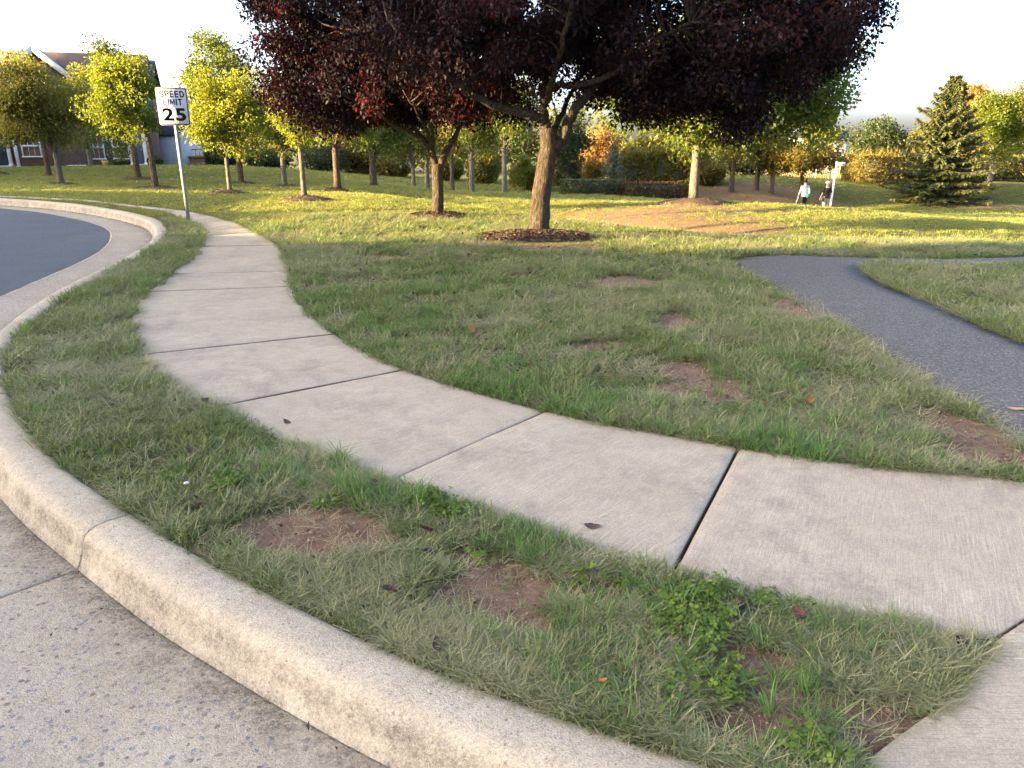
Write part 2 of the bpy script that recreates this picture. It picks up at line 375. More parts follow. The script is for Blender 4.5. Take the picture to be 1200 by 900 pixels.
WLs = smooth(resample(spline(WL), .04), 10); WRs = smooth(resample(spline(WR), .04), 10)
walk_poly = np.vstack([WLs, WRs[::-1]])
JOINTS = [((1165, 748), None), ((783, 670), (862, 523)), ((457, 565), (641, 481)), ((251, 477), (475, 433)), ((163, 414), (388, 392)), ((155, 367), (352, 358)), ((180, 340.5), (345, 335)), ((200, 321), (340, 317))]
J = [(gp(*a), gp(*b) if b else np.array((2.9, 2.83))) for a, b in JOINTS]
J += [(np.array(a), np.array(b)) for a, b in [((-4.02, 9.35), (-2.85, 9.45)), ((-4.40, 10.6), (-3.3, 10.7)), ((-4.85, 11.8), (-4.1, 12.2)), ((-5.4, 13.1), (-4.9, 13.6)), ((-6.3, 14.5), (-5.9, 14.9)), ((-7.2, 15.7), (-7.0, 16.0)),
      ((-8.3, 16.7), (-8.2, 17.0)), ((-9.6, 17.75), (-9.5, 18.1)), ((-11, 18.5), (-11, 18.9)), ((-12.8, 19.3), (-12.9, 19.75)), ((-14.4, 20.1), (-14.5, 20.7)), ((-16, 20.75), (-16.1, 21.4)), ((-18, 21.5), (-18.1, 22.2)), ((-20, 22.15), (-20.1, 22.9))]]
APRON = np.array([(.80, 1.43), (1.0, 1.565), (1.2, 1.695), (1.36, 1.83), (1.505, 1.962), (2.05, 2.31), (2.9, 2.82), (5.2, 2.55), (6.5, 2.1), (6.5, -1.2), (4.4, -.40), (2.6, .40), (1.74, .84), (1.04, 1.24)])
# the asphalt footpath: up the lawn, then bending right
PL = smooth(resample(spline([(2.70, .5), (2.66, 2.2), (2.60, 3.5), (2.57, 4.3), (2.63, 5.6), (2.66, 7.2), (2.56, 8.3), (2.58, 9.0), (2.80, 9.55), (3.3, 9.86), (4.3, 9.62), (5.2, 9.50), (6.4, 9.70), (8.0, 10.3), (12, 12.2), (18, 15)]), .08), 6)
PR = smooth(resample(spline([(4.05, .5), (4.0, 2.2), (3.92, 3.5), (3.88, 5.4), (3.9, 7.0), (3.95, 8.2), (4.15, 8.85), (4.5, 9.12), (5.2, 9.12), (6.2, 8.98), (8.2, 9.3), (12.3, 11.1), (18.6, 13.7)]), .08), 6)
path_poly = np.vstack([PL, PR[::-1]])

# ---- terrain heights: level at the kerb, falling away to a road on the right and to the houses on the left
CP = [(72, 217, 30), (183, 222, 27), (65, 207, 36), (162, 208, 36), (270, 227, 22), (283, 217, 30), (334, 218, 30), (357, 234, 18.5), (396, 223, 25), (438, 219, 32),
      (-60, 200, 52), (0, 197, 52), (60, 196, 52), (130, 195, 52), (200, 195, 52), (255, 195, 52), (350, 200, 46), (380, 204, 44), (428, 212, 38), (476, 225, 28), (508, 231, 23),
      (485, 226, 44), (530, 225, 43), (553, 227, 40), (591, 227, 39), (640, 229, 38), (700, 229, 36), (560, 231, 33), (640, 236, 28), (690, 240, 26),
      (560, 237, 20), (620, 244, 17.5), (700, 258, 14.5), (640, 250, 21), (700, 252, 20), (760, 252, 20), (725, 231, 36), (812, 238, 24), (770, 243, 22), (870, 245, 22), (950, 243.5, 23), (1020, 248, 23), (1100, 256, 22), (1200, 264, 22),
      (840, 241, 38), (900, 246, 40), (960, 251, 41), (1080, 253, 39), (1200, 257, 37), (1095, 234, 48), (1000, 235, 49), (930, 236, 49), (1200, 236, 48), (857, 222, 48), (904, 222, 48), (939, 219, 50), (1000, 214, 57), (1100, 213, 57), (1159, 215, 53), (1200, 213, 57),
      (1280, 216, 57), (1300, 260, 34), (600, 212, 80), (900, 200, 80), (300, 200, 80), (1300, 200, 80), (-200, 200, 80)]
CPW = np.array([at(*c) for c in CP])
ANCH = [(x, y, 0) for x in (-6, -3, 0, 3, 6) for y in (0, 3, 6, 9)] + [(-2, 12, 0), (1, 11, 0), (-4, 14.5, 0), (0, 14, -.08), (-6, 16, 0), (-9, 18, 0), (-13, 21, 0), (-20, 25, 0), (9, 6, 0), (9, 10, -.05), (4, 12, -.12), (8, 13, -.25), (14, 10, -.3),
        (-60, 40, -.4), (60, 30, -2.6), (60, 0, -1.5), (-60, 0, 0), (0, 150, -4), (120, 150, -4), (-120, 150, -2), (-120, 60, -1), (120, 60, -3), (0, -30, 0), (-60, -30, 0), (60, -30, -1)]
TP = np.vstack([CPW, ANCH])
def _phi(r2): return np.where(r2 > 0, r2 * np.log(np.maximum(r2, 1e-12)), 0)
_n = len(TP); _A = np.zeros((_n + 3, _n + 3))
_A[:_n, :_n] = _phi(((TP[:, None, :2] - TP[None, :, :2]) ** 2).sum(-1)) + np.eye(_n) * 2.0
_A[:_n, _n:] = np.c_[np.ones(_n), TP[:, :2]]; _A[_n:, :_n] = _A[:_n, _n:].T
_w = np.linalg.solve(_A, np.r_[TP[:, 2], 0, 0, 0])
WC = smooth(resample((WLs[:len(WLs)] if 0 else WLs), .5), 1)
def terrain(X, Y):
    X = np.atleast_1d(np.asarray(X, float)); Y = np.atleast_1d(np.asarray(Y, float)); shp = X.shape; x = np.clip(X.ravel(), -115, 115); y = np.clip(Y.ravel(), -30, 150)
    z = np.zeros(x.shape)
    for i in range(0, len(x), 20000):
        s = slice(i, i + 20000)
        r2 = (x[s, None] - TP[None, :, 0]) ** 2 + (y[s, None] - TP[None, :, 1]) ** 2
        z[s] = _phi(r2) @ _w[:_n] + _w[_n] + _w[_n + 1] * x[s] + _w[_n + 2] * y[s]
    d = np.minimum(pdist(WC, x, y), pdist(CURB[::6], x, y))
    wgt = sm(.4, 5.0, d) * sm(9.0, 14.5, y)
    road = inside(road_poly, x, y)
    wgt = np.where(road, 0, wgt)
    sw_ = np.array([(-3.2, 25.5), (-.8, 21.5), (1.6, 18.2), (3.6, 15.6), (6.0, 13.6), (9.5, 12.9), (14, 13.5)]); bk_ = np.array([(2.0, 27.5), (4.5, 24.3), (7.0, 22.3), (10, 20.6), (14, 20.0), (19, 20.5)])
    z = z - .42 * np.exp(-(pdist(sw_, x, y) / 1.7) ** 2) * sm(10.4, 13.5, y) + .02 * np.exp(-(pdist(bk_, x, y) / 2.6) ** 2)
    und = (fbm(x * .35, y * .35, 0, 4) - .47) * .16 * sm(10, 22, y) * sm(1.0, 5.0, d)
    return (z * wgt + und).reshape(shp)
def tz(x, y): return float(terrain(x, y)[0])
def on(px, py, Y):                            # foot of a thing standing at distance Y
    p = at(px, py, Y); return np.array([p[0], p[1], tz(p[0], p[1])])

BARE = [((365, 622), .36, .17), ((448, 632), .17, .09), ((575, 690), .19, .15), ((545, 650), .12, .07), ((880, 775), .13, .10), ((885, 850), .15, .09), ((1010, 850), .20, .10), ((905, 805), .10, .12), ((640, 735), .08, .06), ((230, 600), .10, .05), ((700, 690), .16, .06),
        ((825, 455), .26, .22), ((735, 330), .35, .35), ((795, 377), .22, .25), ((705, 405), .22, .18), ((1130, 505), .16, .35), ((1165, 530), .22, .14), ((800, 432), .16, .2), ((450, 302), .35, .25), ((655, 290), .7, .35), ((930, 360), .16, .4)]
BAREW = [(gp(*c), a, b) for c, a, b in BARE]
def bare_at(X, Y):
    v = np.zeros(np.shape(X))
    n = (fbm(X * 5, Y * 5, 3.0, 5) - .47) * 1.35 + (vnoise(X * 24, Y * 24, 9.0) - .5) * .5
    for c, a, b in BAREW:
        r = np.hypot((X - c[0]) / a, (Y - c[1]) / b); v = np.maximum(v, sm(1.45, .55, r + n * 1.0))
    return v
def mulchy_at(X, Y):                          # worn, mulch-washed banks beyond the swale
    v = np.zeros(np.shape(X))
    for px, py, D, a, b in [(790, 245, 22, 4.2, 2.6), (740, 252, 20, 3.2, 1.7), (890, 222, 47, 7.0, 5.0), (850, 226, 44, 5, 4), (1160, 231, 46, 4.5, 1.5), (830, 262, 17, 2.2, 1.6), (775, 254, 19, 3.4, 2.3), (820, 270, 15.5, 2.0, 1.4), (710, 249, 21, 2.0, 1.2)]:
        c = at(px, py, D); v = np.maximum(v, sm(1.3, .3, np.hypot((X - c[0]) / a, (Y - c[1]) / b)))
    return v

# ------------------------------------------------------------------ setting: ground sheet
def axis(segs):
    out = [segs[0][0]]
    for a, b, s0, s1 in segs:
        x = a; 
        while x < b - 1e-6:
            t = (x - a) / (b - a); x += s0 * (s1 / s0) ** t; out.append(min(x, b))
    return np.unique(np.round(out, 4))
gx = axis([(-400, -60, 60, 6), (-60, -14, 4, .3), (-14, -4.6, .14, .08), (-4.6, 3, .05, .05), (3, 9, .08, .3), (9, 60, .3, 4), (60, 400, 6, 60)])
gy = axis([(-200, -20, 40, 4), (-20, 1.2, 3, .08), (1.2, 5.6, .05, .05), (5.6, 21, .08, .14), (21, 62, .25, 1.2), (62, 160, 2, 8), (160, 900, 15, 120)])
GX, GY = np.meshgrid(gx, gy); gxf, gyf = GX.ravel(), GY.ravel()
gz = terrain(gxf, gyf)
inroad = inside(np.vstack([CURB + NR * .09, ROAD_FAR]), gxf, gyf)
near = sm(11, 7, gyf) * sm(.05, .3, np.minimum(pdist(PL[::4], gxf, gyf), pdist(PR[::4], gxf, gyf)))
fine = (fbm(gxf * 5, gyf * 5, 1.0, 4) - .47) * .035 * near
bareg = bare_at(gxf, gyf) * (gyf < 16)
dwalk = np.minimum(pdist(WLs[::4], gxf, gyf), pdist(WRs[::4], gxf, gyf)); inwalk = inside(walk_poly, gxf, gyf); inpath = inside(path_poly, gxf, gyf); inap = inside(APRON, gxf, gyf)
gz = gz - .012 + fine - .012 * sm(.25, .0, dwalk) * (gyf < 20) - .010 * bareg
dpath = np.minimum(pdist(PL[::4], gxf, gyf), pdist(PR[::4], gxf, gyf))
gz = np.where((inwalk & (dwalk > .07)) | inap, np.minimum(gz, terrain(gxf, gyf) - .05), gz)
gz = np.where(inpath & (dpath > .1), terrain(gxf, gyf) - .05, gz)
gz = np.where(inroad, -.45, gz)
nx, ny = len(gx), len(gy); idx = np.arange(nx * ny).reshape(ny, nx)
F = np.stack([idx[:-1, :-1], idx[:-1, 1:], idx[1:, 1:], idx[1:, :-1]], -1).reshape(-1, 4)
turf = sm(5, 15, np.hypot(gxf, gyf)) * .85
ground = link('ground', np_mesh('ground', np.c_[gxf, gyf, gz], F, [M['ground']], True, {'bare': bareg, 'mulchy': mulchy_at(gxf, gyf) * (gyf > 12), 'turf': turf}))
tag(ground, kind='structure')

def ribbon(name, A, B, zf, mat, kind='structure', n=5, thick=.08):
    m = min(len(A), len(B)); a = resample(A, arclen(A)[-1] / 220); b = resample(B, arclen(B)[-1] / 220); m = min(len(a), len(b)); a, b = a[:m], b[:m]
    V = []
    for k in range(n + 1): V.append(a + (b - a) * (k / n))
    XY = np.stack(V, 1).reshape(-1, 2); Z = zf(XY[:, 0], XY[:, 1]).reshape(m, n + 1)
    Z[:, 0] -= .018; Z[:, -1] -= .018
    top = np.c_[XY, Z.ravel()]
    i = np.arange(m * (n + 1)).reshape(m, n + 1)
    Fq = np.stack([i[:-1, :-1], i[:-1, 1:], i[1:, 1:], i[1:, :-1]], -1).reshape(-1, 4)
    el = top.reshape(m, n + 1, 3)[:, 0] - (0, 0, thick); er = top.reshape(m, n + 1, 3)[:, -1] - (0, 0, thick); N0 = len(top)
    j = np.arange(m)
    Fl = np.stack([i[:-1, 0], i[1:, 0], N0 + j[1:], N0 + j[:-1]], -1); Fr = np.stack([i[1:, -1], i[:-1, -1], N0 + m + j[:-1], N0 + m + j[1:]], -1)
    o = link(name, np_mesh(name, np.vstack([top, el, er]), np.vstack([Fq, Fl, Fr]), [mat], True)); tag(o, kind=kind); return o
ribbon('footpath', PL, PR, lambda x, y: terrain(x, y) + .006 + (fbm(x * 1.5, y * 1.5) - .47) * .02, M['path_asphalt'])

# road sheet
re_ = resample(ROAD_EDGE, .25)
def road_flat():
    poly = [tuple(p) for p in re_] + [tuple(p) for p in ROAD_FAR]
    bm = bmesh.new(); vs = [bm.verts.new((x, y, -.118)) for x, y in poly]
    es = [bm.edges.new((vs[i], vs[(i + 1) % len(vs)])) for i in range(len(vs))]
    bmesh.ops.triangle_fill(bm, edges=es, use_beauty=True)
    for f in bm.faces:
        if f.normal.z < 0: f.normal_flip()
    me = bpy.data.meshes.new('road'); bm.to_mesh(me); bm.free(); me.materials.append(M['road_asphalt']); return me
tag(link('road', road_flat()), kind='structure')

# curb and gutter, cast in lengths with a joint between them
S = arclen(CURB); j0 = S[np.argmin(np.hypot(*(CURB - gp(150, 598)).T))]
curb_root = bpy.data.objects.new('curb', None); COL.objects.link(curb_root); tag(curb_root, kind='structure')
gut_root = bpy.data.objects.new('gutter', None); COL.objects.link(gut_root); tag(gut_root, kind='structure')
CPROF = [(-.004, -.34, 0), (0, -.012, .45), (.010, -.002, .25), (.035, .003, .06), (.09, .005, .0), (.145, .002, .0), (.168, -.005, .05), (.186, -.020, .2), (.198, -.045, .75), (.208, -.08, .85), (.218, -.112, .5), (.228, -.138, .75), (.238, -.150, 1.0)]
GPROF = [(.232, -.158, 1.0), (.255, -.153, 1.0), (.29, -.150, .95), (.34, -.147, .6), (.42, -.143, .25), (.55, -.137, .10), (.72, -.129, .05), (.84, -.121, .12), (.862, -.116, .3), (.868, -.30, .3)]
gap = .007
bounds = [j0 + 3.05 * k for k in range(-20, 6)]
bounds = [b for b in bounds if 2 < b < S[-1] - 1]
def sweep(prof, s0, s1, seed):
    st = np.r_[s0, s0 + .006, np.arange(s0 + .05, s1 - .04, .05 if s1 > j0 - 12 else .12), s1 - .006, s1]
    P = np.c_[np.interp(st, S, CURB[:, 0]), np.interp(st, S, CURB[:, 1])]; N = np.c_[np.interp(st, S, NR[:, 0]), np.interp(st, S, NR[:, 1])]
    V = []; G = []
    for i in range(len(st)):
        e = .004 if i in (0, len(st) - 1) else 0
        o = np.array([p[0] for p in prof]); z = np.array([p[1] for p in prof]) - e
        wob = (fbm(st[i] * 3 + o * 25, o * 40 + seed, 0, 4) - .47) * .010
        chip = -np.maximum(0, fbm(st[i] * 14 + seed, o * 30, 5.0, 3) - .60) * .05
        z = z + np.where(z > -.3, wob * .6 + chip, 0)
        V.append(np.c_[P[i, 0] + N[i, 0] * (o + wob), P[i, 1] + N[i, 1] * (o + wob), z]); G += [p[2] for p in prof]
    n = len(prof); V = np.vstack(V); i = np.arange(len(st) * n).reshape(len(st), n)
    Fq = np.stack([i[:-1, :-1], i[1:, :-1], i[1:, 1:], i[:-1, 1:]], -1).reshape(-1, 4)
    Fc = [tuple(i[0]), tuple(i[-1][::-1])]
    return V, [tuple(f) for f in Fq] + Fc, np.array(G)
for a, b in zip(bounds[:-1], bounds[1:]):
    for nm, prof, mt, root in (('curb_segment', CPROF, 'curb_concrete', curb_root), ('gutter_segment', GPROF, 'gutter_concrete', gut_root)):
        V, Fc, G = sweep(prof, a + gap / 2, b - gap / 2, a)
        o = link(nm, np_mesh(nm, V, Fc, [M[mt]], True, {'grime': G}), root)
dirt_k = NT('joint_dirt'); dirt_k.pbr((.028, .022, .018), .95, None, .1); M['joint_dirt'] = dirt_k.m
# packed dirt down in the joints
V, Fc, G = sweep([(o - .016, z - .02, g) for o, z, g in CPROF], bounds[0], bounds[-1], 0); tag(link('joint_filling', np_mesh('joint_filling', V, Fc, [M['joint_dirt']], True), curb_root), kind='stuff')
V, Fc, G = sweep([(o, z - .018, g) for o, z, g in GPROF], bounds[0], bounds[-1], 0); tag(link('joint_filling', np_mesh('joint_filling', V, Fc, [M['joint_dirt']], True), gut_root), kind='stuff')

# sidewalk slabs
sw = bpy.data.objects.new('sidewalk', None); COL.objects.link(sw); tag(sw, kind='structure')
aL, aR = arclen(WLs), arclen(WRs)
def at_s(P, a, s): return np.array([np.interp(s, a, P[:, 0]), np.interp(s, a, P[:, 1])])
def near_s(P, a, q): return a[np.argmin(np.hypot(*(P - q).T))]
cuts = [(near_s(WLs, aL, l), near_s(WRs, aR, r)) for l, r in J]
def slab_mesh(name, left, right, seed, u0, gap=.011, dz=0.0, tilt=(0, 0)):
    """left/right: matching edge polylines (n,2)"""
    n = len(left); ts = np.array([0, .006, .03, .12, .25, .4, .55, .7, .85, .97, .994, 1.0]); m = len(ts)
    P = left[:, None] + (right - left)[:, None] * ts[None, :, None]
    c = P.reshape(-1, 2).mean(0)
    XY = P.reshape(-1, 2); Z = dz + (XY - c) @ np.array(tilt) + (fbm(XY[:, 0] * 2 + seed, XY[:, 1] * 2, 0, 3) - .47) * .008
    Z = Z.reshape(n, m)
    Z[:, [0, -1]] -= .008; Z[[0, -1]] -= .007; Z[:, [1, -2]] -= .002; Z[[1, -2]] -= .0015
    top = np.c_[XY, Z.ravel()]; i = np.arange(n * m).reshape(n, m)
    Fq = [tuple(f) for f in np.stack([i[:-1, :-1], i[:-1, 1:], i[1:, 1:], i[1:, :-1]], -1).reshape(-1, 4)]
    rim = np.r_[i[0, :], i[1:, -1], i[-1, -2::-1], i[-2:0:-1, 0]]; b = top[rim] - (0, 0, .10); N0 = len(top); k = len(rim)
    Fq += [(rim[(q + 1) % k], rim[q], N0 + q, N0 + (q + 1) % k) for q in range(k)]
    L = np.r_[0, np.cumsum(np.hypot(*np.diff((left + right) / 2, axis=0).T))]; wd = np.hypot(*(right - left).T)
    jd = (right[0] - left[0]) / np.linalg.norm(right[0] - left[0]); Vv = ts[None] * wd[:, None]; U0 = P @ np.array((jd[1], -jd[0])) + u0; V0 = P @ jd
    ed = np.minimum(np.minimum(Vv, wd[:, None] - Vv), 9); ed = np.minimum(ed, np.minimum(L, L[-1] - L)[:, None] * 9 + .003)
    uv = np.c_[U0.ravel(), V0.ravel()]; uv = np.vstack([uv, uv[rim]]); ed = np.r_[ed.ravel(), np.zeros(k)]
    # orientation
    f = Fq[0]; a_, b_, c_ = top[f[0]], top[f[1]], top[f[2]]
    if np.cross(b_ - a_, c_ - b_)[2] < 0: Fq = [t[::-1] for t in Fq]
    return np_mesh(name, np.vstack([top, b]), Fq, [M['walk']], True, {'edge': ed}, uv)
for q in range(len(cuts) - 1):
    (l1, r1), (l0, r0) = cuts[q], cuts[q + 1]
    g = .0065 if q < 3 else .0095
    n = 14
    tt = np.r_[0, .008, np.linspace(.04, .96, n), .992, 1]
    left = np.array([at_s(WLs, aL, l0 + g + (l1 - l0 - 2 * g) * t) for t in tt]); right = np.array([at_s(WRs, aR, r0 + g + (r1 - r0 - 2 * g) * t) for t in tt])
    o = link('concrete_slab', slab_mesh('concrete_slab', left, right, q * 3.7, q * 1.73, dz=.003 * math.sin(q * 2.1), tilt=(.003 * math.sin(q * 5), .002 * math.cos(q * 3))), sw)
# dirt bed seen down in the slab joints
tt = np.linspace(0, 1, 160); l0, r0 = cuts[-1]; l1, r1 = cuts[0]
bedL = resample(WLs, .06); bedR = resample(WRs, .06); m = min(len(bedL), len(bedR))
ptsL = np.array([at_s(WLs, aL, s) for s in np.linspace(l0, l1, 300)]); ptsR = np.array([at_s(WRs, aR, s) for s in np.linspace(r0, r1, 300)])
cen = (ptsL + ptsR) / 2; ptsL = ptsL + (cen - ptsL) * .03; ptsR = ptsR + (cen - ptsR) * .03
i = np.arange(600).reshape(2, 300)
tag(link('joint_filling', np_mesh('joint_filling', np.c_[np.vstack([ptsL, ptsR]), np.full(600, -.045)], np.stack([i[0, :-1], i[1, :-1], i[1, 1:], i[0, 1:]], -1), [M['joint_dirt']]), sw), kind='stuff')
# the ramp slab in the corner
def apron():
    c = np.array((2.6, 1.5)); rings = [1.0, .995, .97, .8, .5, .2]
    P = resample(np.vstack([APRON, APRON[:1]]), .08)[:-1]; k = len(P); V = []; 
    for r in rings:
        q = c + (P - c) * r; z = -.002 - .0 * r + (fbm(q[:, 0] * 2, q[:, 1] * 2) - .47) * .008 - (.008 if r == 1 else 0); V.append(np.c_[q, z + 0 * q[:, 0]])
    V = np.vstack(V); Fq = [(a * k + i, a * k + (i + 1) % k, (a + 1) * k + (i + 1) % k, (a + 1) * k + i) for a in range(len(rings) - 1) for i in range(k)]
    Fq.append(tuple((len(rings) - 1) * k + i for i in range(k)))
    b = V[:k] - (0, 0, .1); N0 = len(V); Fq += [((i + 1) % k, i, N0 + i, N0 + (i + 1) % k) for i in range(k)]
    f = Fq[0]
    if np.cross(V[f[1]] - V[f[0]], V[f[2]] - V[f[1]])[2] < 0: Fq = [t[::-1] for t in Fq]
    VV = np.vstack([V, b]); ed = np.r_[np.concatenate([np.full(k, 2.0 * (1 - r) + .03) for r in rings]), np.zeros(k)]
    return np_mesh('ramp_slab', VV, Fq, [M['walk']], True, {'edge': ed}, VV[:, [1, 0]])
link('ramp_slab', apron(), sw)

# far footway behind the bank, where the walkers are
FW = [on(690, 233, 38), on(760, 236, 37.5), on(840, 241, 38), on(900, 246, 40), on(960, 250, 41), on(1080, 253, 39), on(1200, 257, 37), on(1330, 262, 35)]
fwc = resample(spline([p[:2] for p in FW]), .4); fn = normals(fwc)
ribbon('far_road', fwc + fn * 1.1, fwc - fn * 1.3, lambda x, y: terrain(x, y) + .05, M['walk'])

# ------------------------------------------------------------------ trees
def unit(n):
    v = rng.normal(size=(n, 3)); return v / np.linalg.norm(v, axis=1)[:, None]
def leaves(P, size, up=.35, out=None, aspect=.62, fold=.25, tint=None, droop=.0):
    """diamond leaves folded along the rib, two triangles each"""
    n = len(P); size = np.broadcast_to(size, (n,)) * rng.uniform(.7, 1.25, n)
    a = unit(n)
    if out is not None: a = a + out * .8
    a[:, 2] -= droop; a /= np.linalg.norm(a, axis=1)[:, None]
    nrm = unit(n); nrm[:, 2] = np.abs(nrm[:, 2]) + up; b = np.cross(nrm, a); b /= np.linalg.norm(b, axis=1)[:, None] + 1e-9
    nn = np.cross(a, b)
    h = size[:, None]; w = h * aspect * .5
    V = np.stack([P, P + a * h * .45 + b * w + nn * w * fold, P + a * h + nn * h * -.10, P + a * h * .45 - b * w + nn * w * fold], 1).reshape(-1, 3)
    i = np.arange(n)[:, None] * 4
    F = np.concatenate([i + [0, 1, 2], i + [0, 2, 3]], 1).reshape(-1, 3)
    t = rng.random(n) if tint is None else tint
    return V, F, np.repeat(np.clip(t, 0, 1), 4)
def crown_clusters(shape, n, a, b, c):
    """cluster centres in a crown of half-sizes a,b,c about the origin"""
    u = unit(n * 2); r = rng.random(n * 2) ** .40
    P = u * r[:, None]
    if shape == 'round': k = np.ones(len(P)); P = P[(P[:, 2] > -.80)]
    elif shape == 'oval': s = 1 - .35 * np.maximum(P[:, 2], 0) ** 1.5 - .25 * np.maximum(-P[:, 2], 0); P[:, :2] *= s[:, None]
    elif shape == 'vase': s = .70 + .38 * P[:, 2]; P[:, :2] *= np.clip(s, .3, 1.05)[:, None]
    elif shape == 'flat': P[:, 2] = np.where(P[:, 2] < 0, P[:, 2] * .75, P[:, 2])
    elif shape == 'column': P[:, :2] *= (1 - .25 * np.abs(P[:, 2]) ** 2)[:, None]
    P = P[:n]
    if shape in ('round', 'oval', 'vase'):
        nl = 7; L0 = unit(nl); L0[:, 2] = np.where(L0[:, 2] < -.35, -L0[:, 2] * .5, L0[:, 2]); L0 *= rng.uniform(.52, .80, nl)[:, None]; w = np.arange(len(P)) % 9 < 5; q = rng.integers(0, nl, len(P))
        if shape == 'oval': L0[:, :2] *= (1 - .3 * np.abs(L0[:, 2]))[:, None]
        P = np.where(w[:, None], L0[q] + unit(len(P)) * (rng.random(len(P)) ** .5 * .40)[:, None], P * .88)
    lump = .66 + .62 * vnoise(P[:, 0] * 2.1 + 5.1 * rng.random(), P[:, 1] * 2.1, P[:, 2] * 2.1)
    return P * lump[:, None] * (a, b, c)
def limb(mb, p0, p1, r0, r1, sag=.0, n=5, nseg=6, wig=.06, seed=0):
    t = np.linspace(0, 1, n + 1)[:, None]; d = np.linalg.norm(np.subtract(p1, p0))
    P = np.asarray(p0) + (np.asarray(p1) - p0) * t; P[:, 2] += np.sin(t[:, 0] * math.pi) * sag * d
    P[1:-1] += rng.normal(size=(n - 1, 3)) * wig * d
    mb.tube(P, r0 + (r1 - r0) * t[:, 0] ** .8, nseg, False); return P
def tree(label, px, py, Y, top, xl, xr, bot, tw, leaf, shape='round', nleaf=5200, lsize=None, name='deciduous_tree', bark='bark_brown', group=None, ncl=None, world=None, tw_m=None, tintbias=0.0, cat='tree', lean=0.0, vis=True, depth_k=.9, tight=1.0):
    base = on(px, py, Y); s = F_PX / (Y * math.cos(TH) + .4)
    zt = at(px, top, Y)[2]; zb = at(px, bot, Y)[2]; xL = at(xl, bot, Y)[0]; xR = at(xr, bot, Y)[0]
    if world: base = np.array([world[0], world[1], tz(world[0], world[1])]); zt, zb, xL, xR = world[2:]
    a = (xR - xL) / 2; cx = (xL + xR) / 2 - base[0]; cz = (zt + zb) / 2 - base[2]; c = (zt - zb) / 2; b = a * depth_k
    r0 = tw_m / 2 if tw_m else tw / 2 * Y / F_PX
    root = thing(name, label, cat, (base[0], base[1], base[2] - .03), 0, group)
    ncl = ncl or int(np.clip(70 * a, 60, 210)); cl = crown_clusters(shape, ncl, a, b, c) + (cx, 0, cz)
    m = MB(); fork = np.array([lean * (cz - c) * .5, 0, max(.35 * cz, cz - c * .85)])
    topp = np.array([cx * .6, 0, cz + c * .55])
    P0 = np.array([(0, 0, -.1), (0, 0, .04), (.02 * r0, 0, .25), fork * (.5, 1, .55), fork]); m.tube(P0, [r0 * 1.5, r0 * 1.3, r0 * 1.05, r0 * .95, r0 * .85], 9, True, .12, px)
    lead = limb(m, fork, topp, r0 * .8, r0 * .12, 0, 6, 7, .025)
    pick = rng.choice(len(cl), min(len(cl), 26), False)
    for q in pick:
        p = cl[q]; t = np.clip((p[2] - fork[2]) / max(topp[2] - fork[2], .1) - .35, 0, .75)
        st = fork + (topp - fork) * t; k = 1 - t
        limb(m, st, st + (p - st) * .92, r0 * .34 * k + .006, .008, .06, 4, 5, .05)
    m.build('trunk', M[bark], root, True)
    lsize = lsize or np.clip(3.0 * Y / F_PX, .06, .22)
    per = rng.poisson(nleaf * 1.9 / len(cl), len(cl)); cr = tight * .33 * (a * b * c) ** (1 / 3) * (90 / len(cl)) ** .33 * rng.uniform(.75, 1.3, len(cl))
    ctr = np.repeat(cl, per, 0); out = unit(len(ctr)); rad = np.repeat(cr, per) * rng.random(len(ctr)) ** .45
    Pl = ctr + out * rad[:, None] * (1, 1, .78)
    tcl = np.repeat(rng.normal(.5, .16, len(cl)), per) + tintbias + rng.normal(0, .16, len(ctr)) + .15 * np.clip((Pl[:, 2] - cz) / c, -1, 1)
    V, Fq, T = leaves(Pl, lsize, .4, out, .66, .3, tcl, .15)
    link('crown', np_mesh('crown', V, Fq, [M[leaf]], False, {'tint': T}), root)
    return root
def mulch_bed(label, px, py, Y, rx, ry, h=.09, chips=500, group='mulch beds round the tree trunks'):
    b = on(px, py, Y); nr, na = 12, 40; V = []
    for i in range(nr + 1):
        r = i / nr; an = np.arange(na) * 2 * math.pi / na
        wob = 1 + (fbm(np.cos(an) * 1.6 + px, np.sin(an) * 1.6, 2.0, 3) - .47) * .6
        x = np.cos(an) * r * rx * wob; y = np.sin(an) * r * ry * wob
        z = terrain(b[0] + x, b[1] + y) - b[2] + h * (1 - r ** 2) + (fbm(x * 9, y * 9, px, 3) - .47) * .05 * (1 - .5 * r) - (.05 if i == nr else 0)
        V.append(np.c_[x, y, z])
    V = np.vstack(V); F4 = [(i * na + j, i * na + (j + 1) % na, (i + 1) * na + (j + 1) % na, (i + 1) * na + j) for i in range(nr) for j in range(na)]
    F4 = [f[::-1] for f in F4]
    # loose chips lying on it
    r = np.sqrt(rng.random(chips)) * 1.04; an = rng.random(chips) * 2 * math.pi; x = np.cos(an) * r * rx; y = np.sin(an) * r * ry
    z = terrain(b[0] + x, b[1] + y) - b[2] + h * np.maximum(0, 1 - r ** 2) + .018
    c = np.c_[x, y, z]; d = unit(chips) * (1, 1, .35); e = np.cross(d, unit(chips)); e /= np.linalg.norm(e, axis=1)[:, None]
    L = rng.uniform(.012, .034, chips)[:, None]; w = L * rng.uniform(.2, .45, chips)[:, None]
    C = np.stack([c - d * L - e * w, c + d * L - e * w, c + d * L + e * w, c - d * L + e * w], 1).reshape(-1, 3)
    n0 = len(V); F4 += [tuple(n0 + 4 * k + q for q in range(4)) for k in range(chips)]
    o = link('mulch_bed', np_mesh('mulch_bed', np.vstack([V, C]), F4, [M['mulch']], False), None, tuple(b)); tag(o, label, 'mulch bed', group); return o
kk = NT('mulch'); co = kk.coords('obj')
